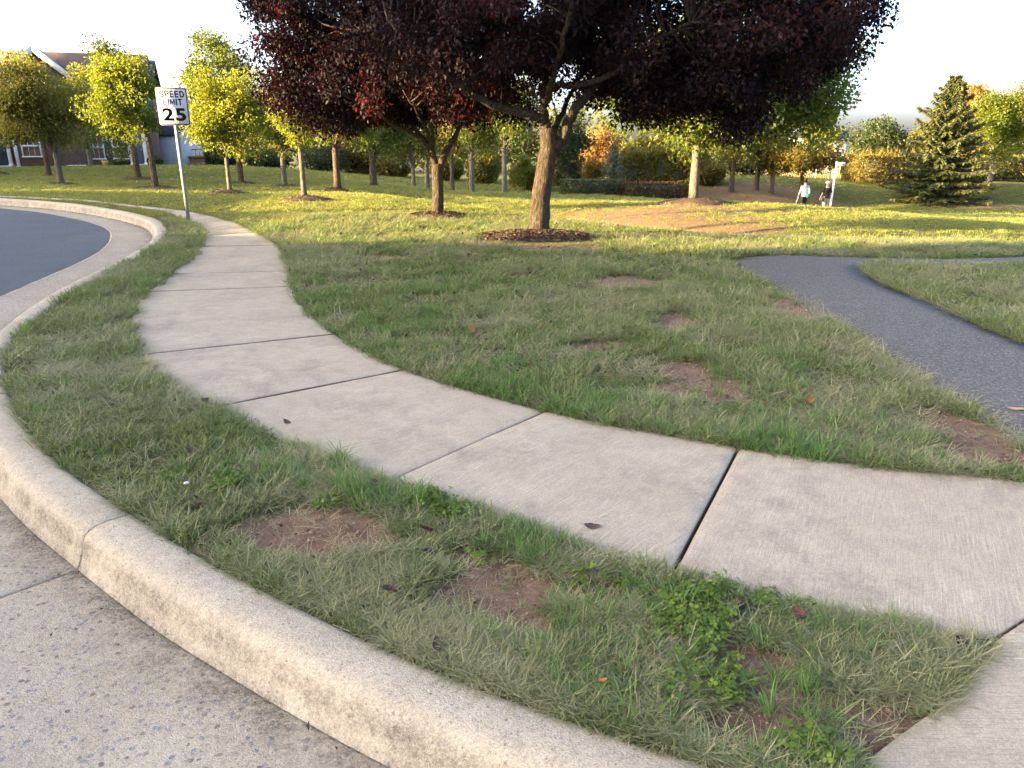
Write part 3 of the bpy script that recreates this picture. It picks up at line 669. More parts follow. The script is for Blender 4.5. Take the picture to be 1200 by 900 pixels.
kk.pbr(kk.mix(kk.noise(co, 30, 5, .75, .36, .64), (.050, .034, .028), (.135, .092, .072)), .95, kk.bump(kk.noise(co, 60, 5, .7), .8, .02), .15); M['mulch'] = kk.m

# ---- the two purple-leaved trees in the middle of the lawn
def purple_tree(label, base, limbs, crowns, nleaf, trunkP, trunkR, lsize, hollow=(), name='purple_leaf_tree'):
    root = thing(name, label, 'tree', base, 0, 'purple-leaved trees on the lawn'); base = np.asarray(base)
    m = MB(); P = spline(np.array(trunkP) - base, 5); R = np.interp(np.linspace(0, 1, len(P)), np.linspace(0, 1, len(trunkR)), trunkR); m.tube(P, R, 14, True, .22, 3)
    tips = []
    for Lp, ra, rb in limbs:
        Q = spline(np.array(Lp) - base, 6); Q[1:-1] += rng.normal(size=(len(Q) - 2, 3)) * .012
        m.tube(Q, ra + (rb - ra) * np.linspace(0, 1, len(Q)) ** .8, 10, False, .18, ra * 50)
        tips.append(Q)
    allc = []
    for c, ab, n in crowns:
        u = unit(n * 2); r = rng.random(n * 2) ** .42; q = u * r[:, None]
        q[:, 2] = np.where(q[:, 2] < 0, q[:, 2] * .85, q[:, 2]); q = q[:n]
        q *= (.76 + .46 * vnoise(q[:, 0] * 2.3 + c[0], q[:, 1] * 2.3, q[:, 2] * 2.3 + 3))[:, None]
        allc.append(q * ab + np.asarray(c) - base)
    cl = np.vstack(allc)
    src = np.vstack([t[len(t) // 3:] for t in tips])
    for p in cl[rng.choice(len(cl), min(len(cl), 150), False)]:
        s0 = src[np.argmin(((src - p) ** 2).sum(1) + rng.random(len(src)) * 1.5)]
        limb(m, s0, s0 + (p - s0) * .95, .020, .006, .05, 5, 5, .05)
    m.build('trunk', M['bark_dark'], root, True)
    per = rng.poisson(nleaf / len(cl), len(cl)); cr = rng.uniform(.24, .50, len(cl))
    ctr = np.repeat(cl, per, 0); out = unit(len(ctr)); Pl = ctr + out * (np.repeat(cr, per) * rng.random(len(ctr)) ** .5)[:, None] * (1, 1, .8)
    t = np.repeat(rng.normal(.42, .2, len(cl)), per) + rng.normal(0, .2, len(ctr))
    kp = np.ones(len(Pl), bool)
    for hc, hr in hollow: kp &= (((Pl + base - np.array(hc)) / hr) ** 2).sum(1) > rng.uniform(.75, 1.2, len(Pl))
    Pl, out, t = Pl[kp], out[kp], t[kp]
    V, Fq, T = leaves(Pl, lsize, .45, out * .5, .60, .3, t, .55)
    link('crown', np_mesh('crown', V, Fq, [M['leaf_purple']], False, {'tint': T}), root); return root
B1 = on(632, 276, 11.85); D1 = 11.85
def A1(px, py, dy=0.0): return tuple(at(px, py, D1 + dy))
T1 = [tuple(B1 + (0, 0, -.12)), tuple(B1 + (0, 0, .06)), A1(633, 240), A1(638, 205), A1(643, 172), A1(642, 150)]
L1 = [([A1(642, 160), A1(638, 140), A1(637, 115, .2), A1(640, 80, .5), A1(642, 30, .7), A1(640, -40, .9)], .088, .03),
      ([A1(642, 178), A1(660, 160), A1(672, 132), A1(690, 108), A1(712, 78, .4), A1(735, 30, 1.0), A1(760, -30, 1.4)], .100, .03),
      ([A1(638, 143), A1(626, 136, -.1), A1(598, 129, -.25), A1(560, 115, -.5), A1(528, 92, -.8), A1(490, 60, -1.0), A1(455, 25, -1.1)], .09, .02),
      ([A1(637, 108, .1), A1(655, 101, -.3), A1(684, 97, -.5), A1(712, 88, -.7), A1(760, 52, -.8), A1(820, 20, -1.0)], .066, .018),
      ([A1(694, 100, .1), A1(740, 88, 1.0), A1(800, 78, 1.7), A1(870, 70, 2.2), A1(925, 60, 2.3)], .042, .010),
      ([A1(640, 95, .3), A1(610, 60, 1.2), A1(570, 10, 1.9)], .05, .015),
      ([A1(650, 150, .2), A1(668, 112, 1.0), A1(700, 50, 2.1), A1(720, -20, 2.6)], .05, .015),
      ([A1(641, 118, -.1), A1(650, 82, -.9), A1(665, 20, -1.9), A1(672, -50, -2.4)], .055, .015),
      ([A1(657, 150), A1(652, 135, .1), A1(645, 112, .3)], .018, .008), ([A1(640, 150), A1(632, 128, -.2), A1(625, 108, -.3)], .016, .007)]
def C1(px, py, dy, rx, ry, rz): return (tuple(at(px, py, D1 + dy)), (rx, ry, rz))
K1 = [C1(640, 10, 0, 3.2, 3.0, 1.75) + (140,), C1(800, 15, -.2, 2.5, 2.6, 1.55) + (100,), C1(905, 30, .2, 1.25, 1.6, .95) + (26,), C1(850, 95, .0, 1.25, 1.7, .62) + (26,), C1(790, 95, .4, 1.5, 1.7, .5) + (24,), C1(700, 50, 1.5, 1.6, 1.5, .85) + (26,), C1(610, 75, -1.0, .75, .9, .72) + (11,),
      C1(520, 60, .4, 1.9, 2.2, 1.1) + (40,), C1(650, -120, 0, 3.6, 3.2, 1.9) + (90,), C1(975, 5, .5, .55, .9, .35) + (8,), C1(950, 60, .5, .5, .8, .5) + (8,), C1(560, 118, .9, .9, .9, .35) + (10,), C1(880, 138, -.4, .45, .6, .26) + (5,)]
purple_tree('large purple-leaved tree with a leaning forked trunk, nearest tree on the lawn', tuple(B1), L1, K1, 150000, T1, [.235, .165, .145, .138, .135, .125], .068, [(A1(640, 128, -1.6), (1.15, 2.2, .62)), (A1(690, 112, -1.2), (.55, 1.6, .42)), (A1(590, 135, -1.0), (.7, 1.8, .35))])
B2 = on(513, 253, 15.0); D2 = 15.0
def A2(px, py, dy=0.0): return tuple(at(px, py, D2 + dy))
T2 = [tuple(B2 + (0, 0, -.12)), tuple(B2 + (0, 0, .05)), A2(513, 230), A2(513, 210), A2(512, 192)]
L2 = [([A2(512, 200), A2(506, 180), A2(494, 163), A2(478, 154, -.2), A2(458, 145, -.5), A2(425, 120, -.9)], .075, .015),
      ([A2(514, 200), A2(524, 176), A2(535, 158), A2(545, 130, .3), A2(555, 80, .5)], .085, .02),
      ([A2(508, 182), A2(506, 160, .1), A2(505, 135, .2), A2(500, 90, .3), A2(490, 20, .4)], .045, .015),
      ([A2(500, 168), A2(470, 130, .7), A2(430, 80, 1.0), A2(395, 40, 1.0)], .045, .012), ([A2(485, 157), A2(460, 148, .5), A2(430, 148, .9), A2(400, 140, 1.2)], .03, .01),
      ([A2(507, 175), A2(498, 150, -.9), A2(470, 100, -1.6), A2(440, 40, -1.8)], .045, .012)]
def C2(px, py, dy, rx, ry, rz): return (tuple(at(px, py, D2 + dy)), (rx, ry, rz))
K2 = [C2(450, 70, 0, 2.15, 2.4, 1.35) + (105,), C2(385, 102, -.3, .95, 1.6, .82) + (30,), C2(370, 55, -.2, .62, 1.3, .70) + (16,), C2(345, 103, -.2, .42, .9, .30) + (7,), C2(410, 138, 0, .8, 1.2, .40) + (18,), C2(540, 110, .2, 1.25, 1.6, .75) + (34,), C2(520, 30, .2, 2.6, 2.5, 1.5) + (60,),
      C2(420, -20, 0, 1.6, 2.2, 1.1) + (40,), C2(318, 4, -.4, .60, .6, .22) + (9,), C2(490, -70, .2, 2.6, 2.4, 1.2) + (50,), C2(480, 128, .6, .8, 1.0, .35) + (9,)]
purple_tree('smaller purple-leaved tree with a slim dark forked trunk, left of the large purple tree', tuple(B2), L2, K2, 112000, T2, [.165, .122, .108, .104, .105], .070, [(A2(508, 168, -1.2), (.95, 2.2, .42)), (A2(465, 160, -.8), (.8, 1.8, .3))])

mulch_bed('wide mulch bed round the foot of the large purple tree', 628, 281, 11.7, .98, .62, .09, 2600)
mulch_bed('mulch bed round the slim dark trunk of the smaller purple tree', 514, 256, 14.95, .62, .45, .08, 900)

# ---- left lawn
LG = 'young trees on the left lawn'
tree('broad dark-green tree with a golden top in front of the brick houses', 72, 217, 30, 74, -4, 116, 186, 7, 'leaf_olive', 'round', 12000, group=LG, bark='bark_grey')
tree('dark green tree half hidden behind the golden-topped tree', 58, 208, 36, 54, 4, 96, 180, 6, 'leaf_green', 'round', 8000, group=LG)
tree('yellow-green tree with a full crown just left of the speed limit sign', 183, 223, 27, 62, 112, 200, 172, 7, 'leaf_yellowgreen', 'oval', 8500, group=LG, tintbias=-.05)
tree('taller green tree with a peaked top behind the yellow-green tree', 162, 209, 35, 43, 112, 172, 178, 7, 'leaf_green', 'column', 6500, group=LG)
tree('bright yellow-green young tree with a thin pale trunk right of the speed limit sign', 270, 227, 22, 78, 224, 330, 192, 5, 'leaf_yellowgreen', 'round', 9000, group=LG, bark='bark_grey', tintbias=.2)
tree('tall olive-green oval tree rising behind the bright yellow-green young tree', 283, 217, 31, 22, 226, 297, 178, 7, 'leaf_green', 'column', 8500, group=LG, tintbias=-.05)
tree('small green tree with a pale trunk at the top of the left lawn', 334, 218, 29, 110, 300, 375, 190, 6, 'leaf_green', 'round', 4500, group=LG, bark='bark_grey')
tree('yellow-leaved young tree with a smooth pale grey trunk beside the sidewalk', 357, 234, 18.5, 92, 305, 395, 176, 6, 'leaf_yellowgreen', 'vase', 5200, group=LG, bark='bark_grey', tintbias=.1, depth_k=.8)
tree('brown-trunked tree with yellow-green leaves showing under the purple crown', 396, 223, 25, 88, 360, 462, 182, 8, 'leaf_yellowgreen', 'round', 7500, group=LG, tintbias=-.15)
tree('green tree with a forked brown trunk at the edge of the left rise', 438, 219, 33, 74, 400, 492, 190, 8, 'leaf_green', 'vase', 7500, group=LG)
tree('slim tree with a pale trunk close to the blue shutters of the house', 107, 196, 46, 70, 78, 140, 178, 5, 'leaf_green', 'oval', 5600, group=LG, bark='bark_grey')
tree('dark green tree at the left edge of the picture in front of the houses', -6, 203, 40, 84, -50, 30, 184, 7, 'leaf_dark', 'round', 6000, group=LG)
for px, py, Y, rx, ry, lab in [(72, 219, 30, .75, .6, 'mulch bed under the broad golden-topped tree'), (183, 224, 27, .95, .7, 'mulch bed under the yellow-green tree left of the sign'), (162, 210, 35, .8, .6, 'mulch bed under the taller peaked green tree'),
                       (270, 229, 22, .62, .5, 'mulch bed under the bright thin-trunked young tree'), (283, 218, 31, .7, .5, 'mulch bed under the tall olive-green oval tree'), (334, 219, 29, .7, .5, 'mulch bed under the small green tree on the rise'),
                       (360, 237, 18.3, .62, .5, 'mulch bed under the pale grey trunk beside the sidewalk'), (396, 224, 25, .6, .5, 'mulch bed under the brown-trunked yellow-green tree'), (-5, 212, 37, .7, .5, 'mulch bed at the left edge of the picture on the lawn'), (812, 240, 24, 1.25, 1.0, 'high mulch mound round the green tree on the bank')]:
    mulch_bed(lab, px, py, Y, rx, ry, .18 if px == 812 else .12, 260)

# ---- tree row beyond the lawn, seen under the purple crowns
MG = 'trees standing beyond the swale'
for px, py, Y, top, xl, xr, bot, tw, lf, sh, lab in [
    (485, 226, 44, 95, 452, 520, 205, 5, 'leaf_green', 'round', 'leftmost grey-green tree seen under the smaller purple crown'),
    (501, 227, 47, 90, 475, 540, 203, 6, 'leaf_green', 'round', 'grey-green tree directly behind the slim dark forked trunk'),
    (530, 225, 43, 100, 505, 566, 196, 5, 'leaf_olive', 'round', 'straight-trunked tree just right of the slim dark forked trunk'),
    (553, 227, 40, 90, 528, 590, 194, 6, 'leaf_green', 'oval', 'grey-trunked tree halfway between the two purple trees'),
    (591, 228, 38, 82, 560, 640, 186, 6, 'leaf_green', 'vase', 'dark branching tree just left of the large purple trunk'),
    (664, 228, 46, 118, 640, 692, 218, 5, 'leaf_dark', 'oval', 'dark narrow tree just right of the large purple trunk')]:
    tree(lab, px, py, Y, top, xl, xr, bot, tw, lf, sh, 4600, group=MG, bark='bark_grey' if lf == 'leaf_green' else 'bark_brown')
tree('green ash-like tree with a stout grey trunk on the mulched bank', 812, 239, 24, 20, 672, 1004, 182, 11, 'leaf_ash', 'flat', 32000, .13, group=MG, bark='bark_grey', depth_k=.7, ncl=240)
def far_tree(*a, **k): return tree(*a, **k)
far_tree('orange autumn tree beyond the large purple trunk', 690, 227, 52, 156, 670, 728, 214, 4, 'leaf_orange', 'round', 4200, group='autumn trees by the hedge')
far_tree('small reddish-brown tree under the orange autumn tree', 697, 228, 49, 186, 682, 712, 215, 3, 'leaf_ochre', 'round', 1500, group='autumn trees by the hedge', tintbias=.2)
far_tree('yellow-green small tree glowing left of the large purple trunk', 620, 229, 48, 186, 598, 646, 224, 4, 'leaf_yellowgreen', 'round', 3200, group='autumn trees by the hedge')
far_tree('golden tree left of the stout grey trunk', 802, 222, 46, 168, 780, 826, 208, 4, 'leaf_ochre', 'round', 3800, group='autumn trees by the hedge', tintbias=.2)
far_tree('round green tree behind the columnar shrubs', 727, 222, 62, 166, 708, 748, 200, 4, 'leaf_olive', 'round', 2400, group='autumn trees by the hedge')
RG = 'street trees on the far mulch slope'
far_tree('leftmost sunlit green tree on the far mulch slope', 857, 222, 47, 128, 828, 886, 204, 6, 'leaf_olive', 'round', 5200, group=RG)
far_tree('second sunlit green tree on the far mulch slope', 886, 222, 48, 116, 862, 916, 203, 6, 'leaf_olive', 'oval', 4800, group=RG, tintbias=.1)
far_tree('golden-green tree third on the far mulch slope', 904, 223, 47, 150, 886, 930, 206, 5, 'leaf_ochre', 'round', 3000, group=RG)
far_tree('spreading bronze tree with a thin trunk behind the walkers', 939, 220, 47, 162, 892, 988, 206, 5, 'leaf_ochre', 'flat', 5600, group=RG, tintbias=-.15)
far_tree('feathery bright yellow tree in front of the grey-roofed house', 957, 205, 66, 122, 930, 982, 176, 4, 'leaf_yellowgreen', 'vase', 2400, group=RG, tintbias=.4)
far_tree('dark green spreading tree left of the tall ochre hedge', 1022, 208, 62, 136, 990, 1056, 200, 5, 'leaf_dark', 'flat', 4200, group=RG)
far_tree('dark green rounded tree behind the tall ochre hedge', 1056, 208, 66, 160, 1034, 1082, 202, 4, 'leaf_dark', 'round', 2600, group=RG)
far_tree('orange-topped tree behind the spruce', 1134, 212, 58, 88, 1112, 1156, 190, 5, 'leaf_orange', 'oval', 3200, group=RG)
far_tree('yellow-green tree with a pale trunk right of the spruce', 1159, 215, 52, 104, 1124, 1202, 196, 6, 'leaf_yellowgreen', 'oval', 6500, group=RG, tintbias=-.1, bark='bark_grey')
far_tree('tall green tree at the right edge of the picture', 1212, 214, 56, 74, 1166, 1270, 190, 7, 'leaf_olive', 'oval', 6800, group=RG)

# ---- spruces
def spruce(label, px, py, Y, top, xl, xr, mat, nwh=17, name='spruce_tree', group=None):
    base = on(px, py, Y); H = at(px, top, Y)[2] - base[2]; R = (at(xr, py, Y)[0] - at(xl, py, Y)[0]) / 2
    root = thing(name, label, 'tree', (base[0], base[1], base[2] - .03), 0, group)
    m = MB(); m.tube([(0, 0, -.1), (0, 0, H * .3), (.03, 0, H * .7), (0, 0, H)], [.030 * H, .024 * H, .012 * H, .004], 8, True)
    PV = []; Dv = []; Tv = []
    for w in range(nwh):
        t = (w + .5) / nwh; z0 = H * (.03 + .95 * t ** 1.05); L = R * (1 - t) ** .82 * (.9 + .25 * math.sin(w * 2.3)) + .12
        if w == 0: L *= .85
        for k in range(11 if t < .6 else 7):
            an = k * 2 * math.pi / (11 if t < .6 else 7) + w * .9 + rng.normal(0, .16); l = L * rng.uniform(.70, 1.18)
            u = np.linspace(0, 1, 9)[:, None]; dr = np.array([math.cos(an), math.sin(an), 0])
            rise = .55 * t - .10
            P = dr * l * u + np.array([0, 0, 1.0]) * (z0 + l * (rise * u - .30 * (1 - t) * u ** 1.3 + .22 * u ** 3))
            m.tube(P[::2], np.linspace(.012 + .02 * (1 - t), .005, 5), 4, False)
            ns = int(np.clip(l * 170, 40, 330)); s = rng.uniform(.10, 1.02, ns)
            c = np.c_[np.interp(s, u[:, 0], P[:, 0]), np.interp(s, u[:, 0], P[:, 1]), np.interp(s, u[:, 0], P[:, 2])]
            side = np.array([-dr[1], dr[0], 0]); sg = rng.choice([-1, 1], ns)[:, None]; spread = (rng.random(ns) ** .7 * .30 * l * (1.05 - s))[:, None]
            c = c + side * sg * spread + np.array([0, 0, -1.0]) * (rng.random(ns)[:, None] * .10 + spread * .15)
            d = dr * .7 + side * sg * .75 + rng.normal(size=(ns, 3)) * .28; d[:, 2] -= .12
            PV.append(c); Dv.append(d / np.linalg.norm(d, axis=1)[:, None]); Tv.append(.25 + .5 * s + rng.normal(0, .12, ns))
    m.build('trunk', M['bark_brown'], root, True)
    P = np.vstack(PV); D = np.vstack(Dv); T = np.concatenate(Tv); n = len(P)
    nr = unit(n); nr[:, 2] = abs(nr[:, 2]) + .6; b = np.cross(nr, D); b /= np.linalg.norm(b, axis=1)[:, None]
    h = (rng.uniform(.14, .30, n) * H / 7)[:, None]; w = h * .19
    V = np.stack([P - b * w * .5, P + D * h * .5 - b * w, P + D * h, P + D * h * .5 + b * w], 1).reshape(-1, 3); V[:, 2] -= np.tile([0, .02, .06, .02], n)
    i = np.arange(n)[:, None] * 4; Fq = np.concatenate([i + [0, 1, 2], i + [0, 2, 3]], 1).reshape(-1, 3)
    link('crown', np_mesh('crown', V, Fq, [M[mat]], False, {'tint': np.repeat(np.clip(T, 0, 1), 4)}), root); return root
spruce('tall dark spruce with drooping boughs on the far right lawn', 1096, 234, 48, 84, 1040, 1156, 'needle', 26, group='conifers')
spruce('small pale blue-green spruce left of the clipped dark hedge', 718, 229, 42, 168, 698, 738, 'needle_blue', 13, group='conifers')

# ---- hedges and shrubs
def bush(label, name, cat, c, half, mat, n, ls, shape='round', top=0.0, group=None, core=True, wisps=0):
    """shrub with an uneven leafy shell; c = foot, half = half-sizes"""
    a, b, h = half; root = thing(name, label, cat, tuple(c), 0, group)
    if shape == 'box':
        u = rng.uniform(-1, 1, (n, 3)); f = rng.integers(0, 3, n); q = np.arange(n); u[q, f] = np.sign(u[q, f]); u[:, 2] = np.where(f == 2, 1, u[:, 2])
        k = np.maximum(np.abs(u[:, 0]), 0); rr = 1 - .12 * np.maximum(0, np.abs(u[:, 0]) - .8) * 5 * np.abs(u[:, 1]); P = u * (1, 1, 1); P[:, 1] *= rr
        nn = np.zeros((n, 3)); nn[q, f] = np.sign(u[q, f])
    else:
        nn = unit(n); e = {'round': 1.0, 'column': .62}.get(shape, 1.0); P = np.sign(nn) * np.abs(nn) ** e
    P = P * (1 - .16 * rng.random((n, 1)) ** 2)
    lump = 1 + (vnoise(P[:, 0] * 3.2 * a / h + 7 * a, P[:, 1] * 3, P[:, 2] * 3.2) - .5) * (.16 if shape == 'box' else .34)
    P = P * lump[:, None]; Pw = P * (a, b, h) + (0, 0, h)
    keep = Pw[:, 2] > .03
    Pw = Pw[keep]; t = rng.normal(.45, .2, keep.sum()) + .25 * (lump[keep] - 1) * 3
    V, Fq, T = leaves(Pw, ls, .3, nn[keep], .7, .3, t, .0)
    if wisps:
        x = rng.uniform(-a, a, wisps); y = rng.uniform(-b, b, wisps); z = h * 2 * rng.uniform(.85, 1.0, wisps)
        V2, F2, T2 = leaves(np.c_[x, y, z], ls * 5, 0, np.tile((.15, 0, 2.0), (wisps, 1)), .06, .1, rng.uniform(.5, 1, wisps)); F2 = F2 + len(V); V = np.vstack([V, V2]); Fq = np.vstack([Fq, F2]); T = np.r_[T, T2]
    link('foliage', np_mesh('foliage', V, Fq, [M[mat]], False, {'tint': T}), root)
    m = MB(); 
    if core:
        nr, na = 7, 16; VV = []
        for i in range(nr + 1):
            ph = -math.pi / 2 + math.pi * i / nr; an = np.arange(na) * 2 * math.pi / na; d = np.c_[np.cos(ph) * np.cos(an), np.cos(ph) * np.sin(an), np.full(na, math.sin(ph))]
            if shape == 'box': d = d / np.max(np.abs(d), axis=1)[:, None]
            elif shape == 'column': d = np.sign(d) * np.abs(d) ** .62
            VV.append(d * (a, b, h) * .78 + (0, 0, h * .96))
        VV = np.vstack(VV); F4 = [(i * na + j, i * na + (j + 1) % na, (i + 1) * na + (j + 1) % na, (i + 1) * na + j) for i in range(nr) for j in range(na)]
        m.add(VV, F4)
    for k in range(5):
        x = rng.uniform(-.5, .5) * a; m.tube([(x * .5, 0, -.05), (x * .7, 0, h * .5), (x, 0, h)], [.03, .025, .01], 5, True)
    m.build('stems', M['twig'], root, True); return root
plain('twig', (.045, .045, .022), .9, .35, 4)
def bpx(label, name, cat, px, py, Y, w, hpx, mat, n, ls=None, shape='round', dep=None, **k):
    b = on(px, py, Y); s = Y / F_PX * 1.02; a = w * s / 2; h = hpx * s / 2
    return bush(label, name, cat, (b[0], b[1], b[2] - .02), (a, dep or a * .9, h), mat, n, ls or np.clip(3.0 * Y / F_PX, .08, .24), shape, **k)
HG = 'clipped hedge blocks by the far road'
bpx('dark green clipped hedge block left half of the low hedge', 'hedge', 'hedge', 692, 231, 37, 64, 17, 'leaf_dark', 3800, .09, 'box', .7, group=HG)
bpx('reddish clipped hedge block right half of the low hedge', 'hedge', 'hedge', 759, 231, 37, 70, 18, 'leaf_rust', 4200, .09, 'box', .7, group=HG)
for q, (px, w, top, lf, lab) in enumerate([(738, 26, 181, 'leaf_olive', 'leftmost columnar shrub above the low clipped hedge'), (756, 24, 180, 'leaf_olive', 'second columnar shrub above the low clipped hedge'), (772, 25, 178, 'leaf_olive', 'third columnar shrub, below the white gable'), (789, 24, 176, 'leaf_ochre', 'golden columnar shrub below the chimney')]):
    bpx(lab, 'columnar_shrub', 'shrub', px, 224, 46, w, 224 - top, lf, 2600, .17, 'column', group='columnar shrubs behind the low hedge')
for px, py, Y, w, hh, lf, lab in [(525, 228, 56, 34, 26, 'leaf_yellowgreen', 'sunlit yellow-green bush right of the slim dark trunk'), (567, 230, 54, 36, 36, 'leaf_olive', 'rounded sunlit bush between the purple trees'), (610, 230, 50, 22, 26, 'leaf_ochre', 'brownish bush left of the large purple trunk'), (464, 226, 58, 40, 26, 'leaf_ochre', 'low sunlit bush beyond the left rise'),
                              (652, 230, 52, 30, 34, 'leaf_olive', 'green bush just right of the large purple trunk'), (676, 230, 54, 26, 28, 'leaf_dark', 'dark bush below the orange tree'), (826, 222, 50, 40, 26, 'leaf_olive', 'low olive bush behind the stout grey trunk'), (870, 215, 56, 60, 30, 'leaf_dark', 'dark bushes behind the far mulch slope'), (800, 226, 44, 26, 16, 'leaf_ochre', 'low golden bush at the right end of the clipped hedge')]:
    bpx(lab, 'bush', 'bush', px, py, Y, w, hh, lf, 2400, group='bushes beyond the swale')
bpx('russet rounded tree-like bush glowing beyond the left rise', 'bush', 'bush', 424, 226, 60, 62, 52, 'leaf_ochre', 4200, .2, group='bushes beyond the swale')
bpx('tall ochre hedge with wispy stems left of the spruce', 'hedge', 'hedge', 1036, 217, 56, 78, 30, 'leaf_ochre', 6500, .16, 'box', 1.6, group='tall hedges on the far right lawn', wisps=160)
bpx('green hedge right of the spruce along the far lawn', 'hedge', 'hedge', 1190, 215, 58, 150, 26, 'leaf_olive', 8500, .17, 'box', 1.6, group='tall hedges on the far right lawn')
bpx('dark evergreen bush left of the spruce foot', 'bush', 'bush', 1006, 218, 58, 40, 24, 'leaf_dark', 2200, .16, group='bushes beyond the swale')

# far wooded belt: one mass nobody could count
def woods():
    PV = []; T = []
    for x in np.arange(-85, 110, 3.2):
        Y = 96 + 16 * rng.random(); h = rng.uniform(4.2, 7.5) + (1.5 if x < 10 else -.8); cz = tz(x, min(Y, 140)) + h * .52
        n = 620; u = unit(n); P = u * (rng.random(n) ** .4)[:, None] * (2.9, 2.5, h * .56); P *= (.75 + .5 * vnoise(u[:, 0] * 2 + x, u[:, 1] * 2, u[:, 2] * 2))[:, None]
        PV.append(P + (x + rng.normal(0, .6), Y, cz)); T.append(np.full(n, rng.random()) * .7 + rng.random(n) * .3)
    V, Fq, t = leaves(np.vstack(PV), .62, .4, None, .75, .3, np.concatenate(T))
    return np_mesh('far_woods', V, Fq, [M['leaf_olive']], False, {'tint': t})
tag(link('far_woods', woods()), 'distant belt of olive trees along the skyline', 'woods', kind='stuff')

# ------------------------------------------------------------------ houses
def mk_brick(name, c0, c1, mortar):
    k = NT(name); co = k.coords('obj')
    sep = k.n('ShaderNodeSeparateXYZ'); k.l(co, sep.inputs[0]); cb = k.n('ShaderNodeCombineXYZ')
    k.l(k.math('ADD', sep.outputs[0], sep.outputs[1]), cb.inputs[0]); k.l(sep.outputs[2], cb.inputs[1])
    b = k.n('ShaderNodeTexBrick'); k.l(cb.outputs[0], b.inputs['Vector']); b.inputs['Scale'].default_value = 4.4
    b.inputs['Color1'].default_value = (*c0, 1); b.inputs['Color2'].default_value = (*c1, 1); b.inputs['Mortar'].default_value = (*mortar, 1)
    b.inputs['Mortar Size'].default_value = .02
    k.pbr(k.mix(k.math('MULTIPLY', k.noise(co, 2, 5, .6, .4, .7), .4), b.outputs[0], tuple(v * .7 for v in c0)), .9, k.bump(b.outputs['Fac'], -.4, .01), .2); M[name] = k.m
mk_brick('brick_red', (.15, .075, .060), (.20, .105, .082), (.30, .26, .22)); mk_brick('brick_tan', (.34, .24, .17), (.40, .30, .22), (.36, .33, .28))
plain('white_trim', (.74, .73, .70), .5, .05); plain('roof_grey', (.030, .040, .060), .85, .25, 6); plain('shutter_blue', (.075, .105, .145), .55, .1); plain('siding_grey', (.36, .39, .43), .7, .08)
plain('siding_white', (.70, .68, .63), .7, .05); plain('siding_cream', (.62, .48, .30), .7, .08); plain('timber', (.44, .21, .085), .75, .25, 5); plain('pale_block', (.52, .40, .27), .85, .15, 4); plain('timber_tan', (.42, .31, .19), .85, .2, 4)
plain('void_shade', (.020, .020, .022), .6, .2)  # near-black colour standing in for shade inside gaps and holes
gk = NT('window_glass'); gk.pbr((.035, .042, .050), .08, None, .8); M['glass'] = gk.m
plain('pot_yellow', (.55, .36, .05), .5); plain('door_dark', (.035, .040, .055), .4)

def window(root, x, z, w, h, y, shutters=None, muntin=True, nz=1):
    f = MB().box((x, y - .03, z + h / 2 + .05), (w + .2, .10, .10)).box((x, y - .05, z - .05), (w + .26, .16, .09))
    f.box((x - w / 2 - .045, y - .03, z + h / 2 - .0), (.085, .09, h - .0)).box((x + w / 2 + .045, y - .03, z + h / 2), (.085, .09, h)).box((x, y - .015, z + h / 2), (w, .06, .05))
    o = f.build('window', M['white_trim'], root)
    MB().box((x, y + .02, z + h / 2), (w, .03, h)).build('pane', M['glass'], o)
    if muntin:
        m = MB()
        for k in (-1, 1): m.box((x + k * w / 6, y - .005, z + h / 2), (.025, .03, h - .02))
        m.build('muntins', M['white_trim'], o)
    if shutters:
        for k in (-1, 1):
            s = MB().box((x + k * (w / 2 + .11 + .24), y - .035, z + h / 2), (.44, .05, h + .12), 0, .01)
            for q in range(7): s.box((x + k * (w / 2 + .35), y - .065, z + .08 + q * (h - .1) / 6.5), (.34, .02, .06))
            s.build('shutter', M[shutters], root)
def door(root, x, w, h, y, col, col_w=.26, pil=True, z=0.0):
    d = MB().box((x, y, z + h / 2 + .15), (w, .08, h), 0, .01)
    o = d.build('door', M[col], root)
    MB().box((x + w * .36, y - .07, z + 1.1), (.05, .06, .05)).build('handle', M['white_trim'], o)
    if pil:
        for k in (-1, 1):
            MB().box((x + k * (w / 2 + col_w / 2 + .02), y - .10, z + h / 2 + .22), (col_w, .20, h + .30), 0, .015).box((x + k * (w / 2 + col_w / 2 + .02), y - .10, z + .14), (col_w + .08, .24, .22)).box((x + k * (w / 2 + col_w / 2 + .02), y - .10, z + h + .36), (col_w + .07, .23, .10)).build('pilaster', M['white_trim'], root)
        MB().box((x, y - .12, z + h + .55), (w + 2 * col_w + .3, .30, .28), 0, .02).build('entablature', M['white_trim'], root)
    MB().box((x, y - .35, z + .07), (w + .5, .7, .16), 0, .01).build('doorstep', M['white_trim'], root)
def roofmesh(x0, x1, y0, y1, z, rise, over=.35, th=.16, hip=0.0):
    """ridge along x; two pitched planes with thickness"""
    ym = (y0 + y1) / 2; X0, X1 = x0 - over, x1 + over; Y0, Y1 = y0 - over, y1 + over; k = rise / (ym - y0); zl = z - over * k
    m = MB()
    for Ye, s in ((Y0, 1), (Y1, -1)):
        V = [(X0, Ye, zl), (X1, Ye, zl), (X1 - hip, ym, z + rise), (X0 + hip, ym, z + rise)]; V += [(a, b, c + th) for a, b, c in V]
        m.add(V, [(0, 1, 2, 3)[::-s], (4, 5, 6, 7)[::s], (0, 1, 5, 4), (1, 2, 6, 5), (2, 3, 7, 6), (3, 0, 4, 7)])
    return m
